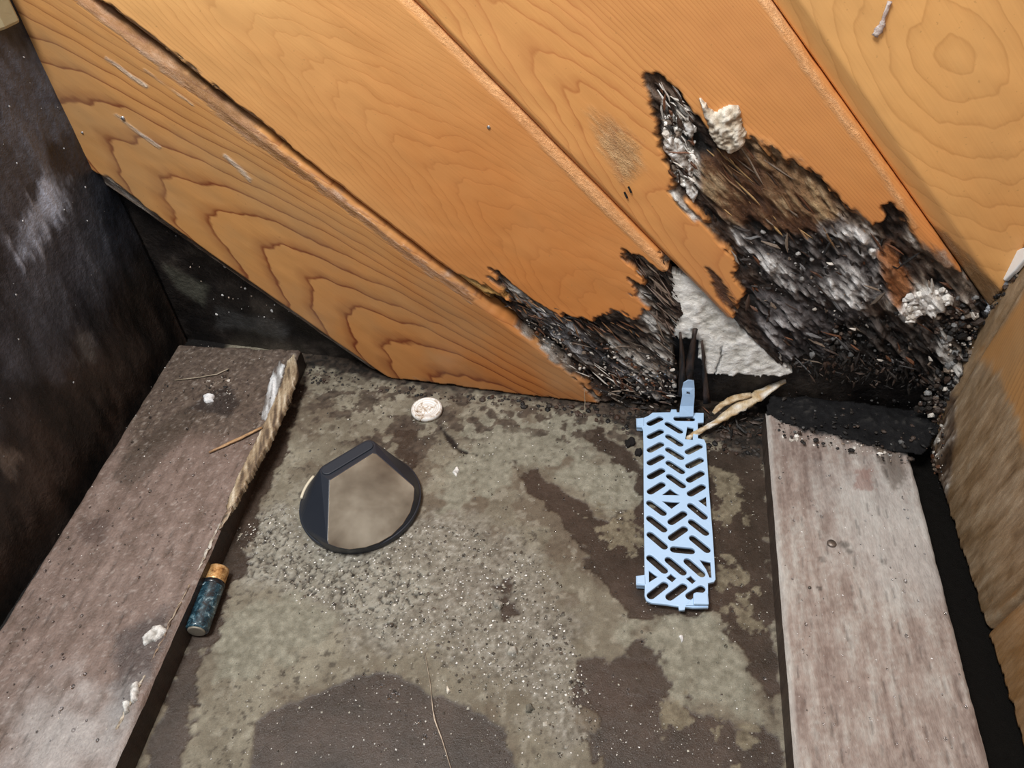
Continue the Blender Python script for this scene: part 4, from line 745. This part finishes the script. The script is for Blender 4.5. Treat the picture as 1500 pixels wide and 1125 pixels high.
caps = [((A_, 450, 502), (A_, 545, 455)), ((A_, 452, 622), (A_, 550, 572)), ((A_, 452, 745), (A_, 552, 690)), ((A_, 452, 862), (A_, 556, 806)), ((A_, 455, 988), (A_, 560, 930)), ((B_, 372, 103), (B_, 460, 48)),
        ((A_, 615, 505), (A_, 725, 572)), ((A_, 620, 620), (A_, 728, 690)), ((A_, 620, 740), (A_, 735, 812)), ((A_, 625, 862), (A_, 742, 940)), ((A_, 630, 985), (A_, 750, 1070)),
        ((A_, 695, 457), (A_, 835, 460)), ((A_, 800, 762), (A_, 905, 708)), ((A_, 806, 890), (A_, 915, 834)), ((A_, 812, 1018), (A_, 922, 955)), ((B_, 672, 118), (B_, 762, 65)),
        ((B_, 368, 188), (B_, 468, 262)), ((B_, 368, 303), (B_, 472, 385)), ((B_, 372, 425), (B_, 475, 512)), ((B_, 370, 600), (B_, 475, 692)), ((B_, 375, 882), (B_, 478, 802)),
        ((B_, 528, 330), (B_, 622, 267)), ((B_, 532, 448), (B_, 627, 382)), ((B_, 548, 535), (B_, 678, 547)), ((B_, 508, 615), (B_, 615, 705)), ((B_, 515, 892), (B_, 620, 815)),
        ((B_, 675, 208), (B_, 775, 290)), ((B_, 682, 330), (B_, 785, 410)), ((B_, 690, 452), (B_, 795, 538)), ((B_, 650, 625), (B_, 755, 718)), ((B_, 665, 885), (B_, 755, 830))]
polys = [[A_(790, 530), A_(852, 540), A_(845, 652), A_(772, 645)], [B_(455, 130), B_(520, 78), B_(600, 132)], [B_(455, 172), B_(605, 178), B_(530, 232)], [B_(358, 688), B_(430, 740), B_(360, 785)],
         [B_(525, 715), B_(570, 750), B_(535, 782), B_(490, 748)], [B_(793, 132), B_(730, 172), B_(795, 220)], [B_(675, 730), B_(715, 770), B_(685, 795), B_(638, 755)], [B_(735, 612), B_(825, 630), B_(832, 748), B_(812, 745), B_(790, 685)]]
def grow(P_, d):
    c_ = np.mean(P_, 0); return [tuple(np.array(p) + (np.array(p) - c_) / np.linalg.norm(np.array(p) - c_) * d) for p in P_]
def plate(name, loops, z, thick, mat, parent, bevel=.0003, zf=None, world=None):
    cu = bpy.data.curves.new(name + '_c', 'CURVE'); cu.dimensions = '2D'; cu.fill_mode = 'BOTH'; cu.extrude = thick / 2 - bevel; cu.bevel_depth = bevel; cu.bevel_resolution = 1
    for L in loops:
        sp = cu.splines.new('POLY'); sp.points.add(len(L) - 1); sp.use_cyclic_u = True
        for i, (x, y) in enumerate(L): sp.points[i].co = (x, y, 0, 1)
    t = bpy.data.objects.new('tmp', cu); S.collection.objects.link(t); dg = bpy.context.evaluated_depsgraph_get(); me = bpy.data.meshes.new_from_object(t.evaluated_get(dg)); bpy.data.objects.remove(t); bpy.data.curves.remove(cu)
    for v in me.vertices: v.co.z += z + (zf(v.co.x, v.co.y) if zf else 0)
    me.name = name; me.materials.clear(); me.materials.append(mat); o = bpy.data.objects.new(name, me); link(o, parent); o.matrix_local = Matrix.Identity(4); return o
vent = empty('vent_grille', (cv.x, cv.y, 0)); reg(vent, Matrix.Translation(cv)); tag(vent, 'pale blue plastic vent grille with slanted slots lying on the wet slab', 'vent grille')
loops = [[vp(p) for p in outline]] + [capsule(vp(f(x, y)), vp(g_(x2, y2)), .00275) for (f, x, y), (g_, x2, y2) in caps] + [grow([vp(p) for p in P_], .0003) for P_ in polys]
plate('grille_plate', loops, VH - .001, .0022, M_VENT, vent)
# long clip, rising past the top edge
c0 = np.array(vp(A_(780, 430)))
clip = [[vp(p) for p in [A_(720, 440), A_(728, 350), A_(748, 250), A_(746, 180), A_(760, 130), A_(800, 108), A_(850, 112), A_(856, 180), A_(856, 260), A_(848, 350), A_(845, 440)]], [vp(p) for p in [A_(782, 210), A_(820, 210), A_(820, 236), A_(782, 236)]]]
cl = plate('clip', clip, VH, .0016, M_VENT, vent, .0002)
for v in cl.data.vertices:                  # bend it up against the wall
    X_, Y_ = v.co.x + cv.x, v.co.y + cv.y; t_ = max(0., (v.co.y - c0[1])) / .033; hh = .030 * min(1.2, t_) ** 1.1 - .002 * float(ss(.7, 1.0, t_)); k_ = (H - VH - hh) / (H - VH)
    v.co = (X_ * k_ - cv.x, Y_ * k_ - cv.y, v.co.z + hh)
bm = poly_bm([vp(p) for p in [B_(690, 880), B_(715, 872), B_(800, 880), B_(808, 965), B_(690, 962)]], VH, VH + .0030); o = bm_obj('clip', bm, M_VENT, vent, WM[vent.name], bevel=.0008)
bm = poly_bm([vp(p) for p in [B_(632, 962), B_(690, 905), B_(700, 962)]], VH - .001, VH + .0014); bm_obj('clip', bm, M_VENT, vent, WM[vent.name], bevel=.0005)
for P_ in ([A_(330, 460), A_(395, 452), A_(395, 530), A_(332, 526)], [B_(270, 738), B_(332, 728), B_(336, 800), B_(270, 796)]):
    bm = poly_bm([vp(p) for p in P_], .0008, VH + .0008); bm_obj('lug', bm, M_VENT, vent, WM[vent.name], bevel=.0006)

# ================================================================ SOLAR LIGHT
M_NAVY = plain('dark_navy_plastic', (.018, .023, .034), .42, spec=.5, bumpsc=700, bumpd=.00005)
M_PAD = plain('dark_navy_pad', (.020, .026, .038), .55, spec=.4)
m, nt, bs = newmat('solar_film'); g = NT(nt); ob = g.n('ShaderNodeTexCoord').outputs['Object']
cl_ = g.ramp(g.noise(g.mapping(ob, (1, 1, 1), (.3, .1, 0)), 26, 4, .5, .15), [(.32, (.12, .085, .055)), (.5, (.27, .22, .16)), (.68, (.46, .40, .31))])  # cloudy tones put the panel's reflections into its colour
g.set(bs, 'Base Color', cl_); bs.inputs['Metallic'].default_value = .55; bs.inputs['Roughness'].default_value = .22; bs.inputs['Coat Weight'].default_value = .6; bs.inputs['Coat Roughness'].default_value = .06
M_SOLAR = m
# footprint circle fitted to the rim
HP = .030
pl_, pr_ = fl(472, 694, HP), fl(541, 652, HP)
cc = np.array([-.1650, .3072]); R = .0416
lt = empty('solar_light', (cc[0], cc[1], 0)); WM[lt.name] = Matrix.Translation((cc[0], cc[1], 0)); tag(lt, 'round dark navy solar deck light with bronze reflective panel on the slab', 'solar light')
def ld(p): return (p[0] - cc[0], p[1] - cc[1])
# planes of the wedge
pa = np.array([*ld(fl(482, 706, HP)), HP]); pb = np.array([*ld(fl(547, 664, HP)), HP]); hz_ = .0085
mid = np.array([*ld(fl(573, 790, .0062)), .0062])
nP = np.cross(pb - pa, mid - (pa + pb) / 2); nP /= np.linalg.norm(nP); nP *= np.sign(nP[2]); P0_ = (pa + pb) / 2
def onplane(px, py, off):
    r = ray(px, py); o0 = CAM - np.array([cc[0], cc[1], 0]); co = P0_ + nP * off; t = ((co - o0) @ nP) / (r @ nP); return o0 + r * t
PP = [(483, 704), (546, 664), (551, 665), (605, 712), (607, 716), (606, 732), (601, 750), (590, 768), (574, 784), (555, 795), (535, 802), (512, 805), (495, 802), (482, 797), (480, 792)]
pcen = np.mean(PP, 0); bm = bmesh.new()
for a in np.linspace(0, 2 * math.pi, 72, endpoint=False):
    for z in (.0, .0058): bm.verts.new((R * math.cos(a), R * math.sin(a), z))
for q in capsule(ld(fl(479, 688, HP)), ld(fl(539, 652, HP)), .0050, 10): bm.verts.new((*q, HP)); bm.verts.new((*q, HP - .002))
for p in PP:
    q = pcen + (np.array(p) - pcen) * 1.012; bm.verts.new(onplane(q[0], q[1], 0))
r_ = bmesh.ops.convex_hull(bm, input=bm.verts); bmesh.ops.delete(bm, geom=[v for v in bm.verts if not v.link_faces], context='VERTS')
bmesh.ops.dissolve_limit(bm, angle_limit=.02, verts=bm.verts, edges=bm.edges)
o = bm_obj('housing', bm, M_NAVY, lt, WM[lt.name], bevel=.0006, seg=2)
# base flange
bm = bmesh.new(); bmesh.ops.create_cone(bm, cap_ends=True, segments=96, radius1=R + .0004, radius2=R + .0012, depth=.0055, matrix=Matrix.Translation((0, 0, .00275))); bm_obj('base_ring', bm, M_NAVY, lt, WM[lt.name], bevel=.0012, seg=3)
# top pad
def z0(p): q = fl(*p, HP + .001); return ld(q)
bm = poly_bm(capsule(z0((480, 688)), z0((538, 653)), .0042, 10), HP - .001, HP + .0014); bm_obj('top_pad', bm, M_PAD, lt, WM[lt.name], bevel=.0006)
bm = bmesh.new(); a = [bm.verts.new(onplane(x, y, -.0015)) for x, y in PP]; b2 = [bm.verts.new(onplane(x, y, .0005)) for x, y in PP]; bm.faces.new(a[::-1]); bm.faces.new(b2)
for i in range(len(PP)): bm.faces.new((a[i], a[(i + 1) % len(PP)], b2[(i + 1) % len(PP)], b2[i]))
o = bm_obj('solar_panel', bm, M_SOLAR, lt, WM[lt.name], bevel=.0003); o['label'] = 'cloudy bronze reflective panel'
# cream lens strip under the left flank
an = [math.radians(a) for a in np.linspace(158, 186, 14)]; bm = bmesh.new(); ring = []
for a in an: ring.append([bm.verts.new(((R + dr) * math.cos(a), (R + dr) * math.sin(a), z)) for dr, z in ((-.001, .0058), (.0004, .0058), (.0002, .0090), (-.0015, .0090))])
for i in range(len(an) - 1):
    for k in range(4): bm.faces.new((ring[i][k], ring[i + 1][k], ring[i + 1][(k + 1) % 4], ring[i][(k + 1) % 4]))
bm.faces.new(ring[0][::-1]); bm.faces.new(ring[-1]); o = bm_obj('lens_strip', bm, plain('cream_lens', (.72, .66, .52), .3), lt, WM[lt.name], True); o['label'] = 'cream lens strip'

# ================================================================ BATTERY
def lathe(bm, prof, axis_mat, seg=32):
    rows = [[bm.verts.new(axis_mat @ Vector((r * math.cos(a), r * math.sin(a), z))) for a in np.linspace(0, 2 * math.pi, seg, endpoint=False)] for r, z in prof]
    for i in range(len(rows) - 1):
        for k in range(seg): bm.faces.new((rows[i][k], rows[i][(k + 1) % seg], rows[i + 1][(k + 1) % seg], rows[i + 1][k]))
    bm.faces.new(rows[0][::-1]); bm.faces.new(rows[-1]); return bm
ra_ = .0070
pb0 = np.array([*fl(288, 924, ra_), ra_]); pt0 = np.array([*fl(321, 833, ra_), ra_]); ax = pt0 - pb0; Lb = np.linalg.norm(ax); ax /= Lb
print('battery length', Lb)
bt = empty('battery', (pb0[0], pb0[1], 0)); WM[bt.name] = Matrix.Translation((pb0[0], pb0[1], 0)); tag(bt, 'small corroded battery with copper top against the left board', 'battery')
AM = Matrix.Translation(Vector((0, 0, ra_))) @ Vector(ax).to_track_quat('Z', 'Y').to_matrix().to_4x4()
m, nt, bs = newmat('battery_wrapper'); g = NT(nt); ob = g.n('ShaderNodeTexCoord').outputs['Object']
nz = g.noise(ob, 260, 5, .7, .8); c1 = g.ramp(nz, [(.35, (.006, .012, .018)), (.50, (.014, .045, .068)), (.59, (.06, .13, .17)), (.70, (.50, .60, .66))]); g.set(bs, 'Base Color', c1); bs.inputs['Roughness'].default_value = .22; bs.inputs['Coat Weight'].default_value = .5
bp = g.n('ShaderNodeBump'); g.set(bp, 'Height', nz); g.set(bp, 'Distance', .0004); g.set(bs, 'Normal', bp.outputs[0]); M_BW = m
m, nt, bs = newmat('battery_copper'); g = NT(nt); ob = g.n('ShaderNodeTexCoord').outputs['Object']; nz = g.noise(ob, 300, 4, .7)
g.set(bs, 'Base Color', g.ramp(nz, [(.35, (.22, .10, .04)), (.5, (.62, .36, .14)), (.68, (.95, .72, .42))])); bs.inputs['Metallic'].default_value = .5; bs.inputs['Roughness'].default_value = .4; M_CU = m
prof = [(.0058, 0), (.0068, .0004), (.0070, .0012)]
zc = Lb * .76
k = 26
for i in range(k): zz = .0014 + (zc - .003) * i / k; prof += [(.0070, zz), (.00715, zz + (zc - .003) / k * .5)]
prof += [(.0070, zc - .0010), (.0069, zc), (.0064, zc + .0001)]
bm_obj('wrapper', lathe(bmesh.new(), prof, AM), M_BW, bt, WM[bt.name], True)
bm_obj('seal_ring', lathe(bmesh.new(), [(.0066, zc - .0035), (.00732, zc - .0032), (.00732, zc - .0006), (.0066, zc - .0002)], AM), plain('black_wrapper_edge', (.008, .010, .014), .25), bt, WM[bt.name], True)
bm_obj('copper_band', lathe(bmesh.new(), [(.0060, zc - .001), (.0067, zc + .0002), (.00675, zc + .001), (.00675, Lb - .001), (.0064, Lb - .0002), (.0050, Lb)], AM), M_CU, bt, WM[bt.name], True)
bm_obj('terminal', lathe(bmesh.new(), [(.0045, -.0009), (.0052, -.0008), (.0055, .0002)], AM), plain('corroded_steel', (.30, .27, .22), .5, .4, bumpsc=900, var=.4), bt, WM[bt.name], True)

# ================================================================ BOTTLE CAP
cp = fl(625, 599, .003); cpm = Matrix.Translation((cp[0], cp[1], .0004))
m, nt, bs = newmat('stained_white_cap'); g = NT(nt); ob = g.n('ShaderNodeTexCoord').outputs['Object']
nz = g.noise(ob, 190, 5, .7, 1.0); wv = g.n('ShaderNodeTexWave', wave_type='RINGS', rings_direction='SPHERICAL'); g.set(wv, 'Vector', ob); g.set(wv, 'Scale', 170); g.set(wv, 'Distortion', 2.0)
base = g.ramp(nz, [(.34, (.14, .08, .045)), (.42, (.52, .44, .35)), (.50, (.90, .91, .90))]); g.set(bs, 'Base Color', g.mix(g.math('MULTIPLY', wv.outputs[0], .35), base, (.30, .20, .13, 1))); bs.inputs['Roughness'].default_value = .3; M_CAP = m
rc = .0122
prof = [(rc, 0), (rc + .0002, .002), (rc - .0002, .0036), (rc - .0012, .0043), (rc - .0024, .0036), (rc - .0034, .0037), (rc - .0040, .0031), (rc - .0052, .0032), (rc - .0058, .0027), (rc - .0075, .0027), (rc - .0082, .0033), (rc - .0090, .0026), (.0005, .0024)]
o = bm_obj('bottle_cap', lathe(bmesh.new(), prof, Matrix.Identity(4), 48), M_CAP, None, cpm, True); tag(o, 'round ridged white cap stained brown on slab near the plank edge', 'cap')

# ================================================================ SPLINTERS, STALKS
def bar(name, P3, widths, thick, mat, cols, label, cat, seed, rag=.3, k=5):
    q = dens(P3, k); n = len(q); ww = np.interp(np.linspace(0, 1, n), np.linspace(0, 1, len(widths)), widths)
    o = strip([(p[0], p[1]) for p in q], ww, thick, mat, name, None, FL, [p[2] for p in q], cols, rag, seed); return tag(o, label, cat)
def f3(x, y, h): return (*fl(x, y, h), h)
bar('wood_sliver', [f3(306, 663, TH + .0015), f3(345, 645, TH + .0017), f3(384, 626, TH + .002)], (.0012, .0026, .0026, .0018), .0016, M_SPLT, [(.42, .25, .12), (.50, .32, .17), (.28, .16, .08)], 'orange-tan wood sliver lying across the wet left board', 'wood sliver', 81)
bar('dry_stalk', [f3(256, 557, TH + .001), f3(290, 553, TH + .0013), f3(318, 548, TH + .0012), f3(335, 540, TH + .001)], (.0006, .0009, .0008, .0012), .0008, M_SPLT, [(.30, .25, .18), (.42, .36, .28)], 'thin pale dry stalk at the far end of the left board', 'stalk', 82)
bar('dry_stalk', [f3(622, 955, .0010), f3(630, 1000, .0014), f3(634, 1040, .0020), f3(637, 1055, .0022), f3(648, 1085, .0016), f3(662, 1130, .0012)], (.0002, .0003, .0005, .0009, .0006, .0005), .0007, M_SPLT, [(.50, .42, .33), (.65, .56, .45), (.25, .19, .14)], 'long thin grass stalk crossing the bottom puddle', 'stalk', 83, .2)
bar('dry_stalk', [f3(856, 572, .016), f3(857, 590, .007), f3(855, 612, .001)], (.0004, .0005, .0003), .0005, M_SPLT, [(.30, .25, .18)], 'short pale fibre hanging from the planks to the slab', 'stalk', 84, .2)
# forked splinter between the cavity and the grille
z_ = .012
o = bar('root_splinter', [f3(1003, 645, .0015), f3(1020, 634, .006), f3(1050, 618, .009), f3(1080, 598, .014), f3(1110, 580, .021), f3(1150, 558, .033)], (.0045, .0040, .0052, .0100, .0105, .0030), .0035, M_SPLT, [(.42, .28, .14), (.60, .50, .36), (.50, .38, .22), (.75, .72, .66)], 'long pale forked splinter of rotten wood at the vent grille top', 'wood sliver', 85, .35)
rsp = o
q = dens([fl(1045, 605, .013), fl(1058, 590, .018), fl(1078, 580, .021), fl(1100, 578, .022)], 4); n = len(q)
strip(q, list(np.interp(np.linspace(0, 1, n), [0, .5, 1], [.003, .006, .005])), .0028, M_SPLT, 'prong', rsp, FL, list(np.linspace(.013, .022, n)), [(.40, .27, .14), (.62, .50, .34)], .3, 86)
# grey feathery cobweb wisp high on plank 3
u0, v0 = BW.uv(1285, 48); u1, v1 = BW.uv(1303, 0); q = dens([(u0 - .001, v0 - .001), (u0 + .001, v0 + .004), ((u0 + u1) / 2, (v0 + v1) / 2), (u1, v1)], 4); n = len(q)
o = strip(q, list(np.interp(np.linspace(0, 1, n), [0, .2, .6, 1], [.0035, .0045, .0018, .0022])), .0012, M_CHALK, 'cobweb_wisp', None, BW, [.0018] * n, [(.55, .45, .42), (.75, .68, .65), (.45, .33, .28)], .4, 87); tag(o, 'greyish pink wisp of web stuck high on the top right plank', 'cobweb')
print('script done', sum(len(o.data.polygons) for o in bpy.data.objects if o.type == 'MESH'))
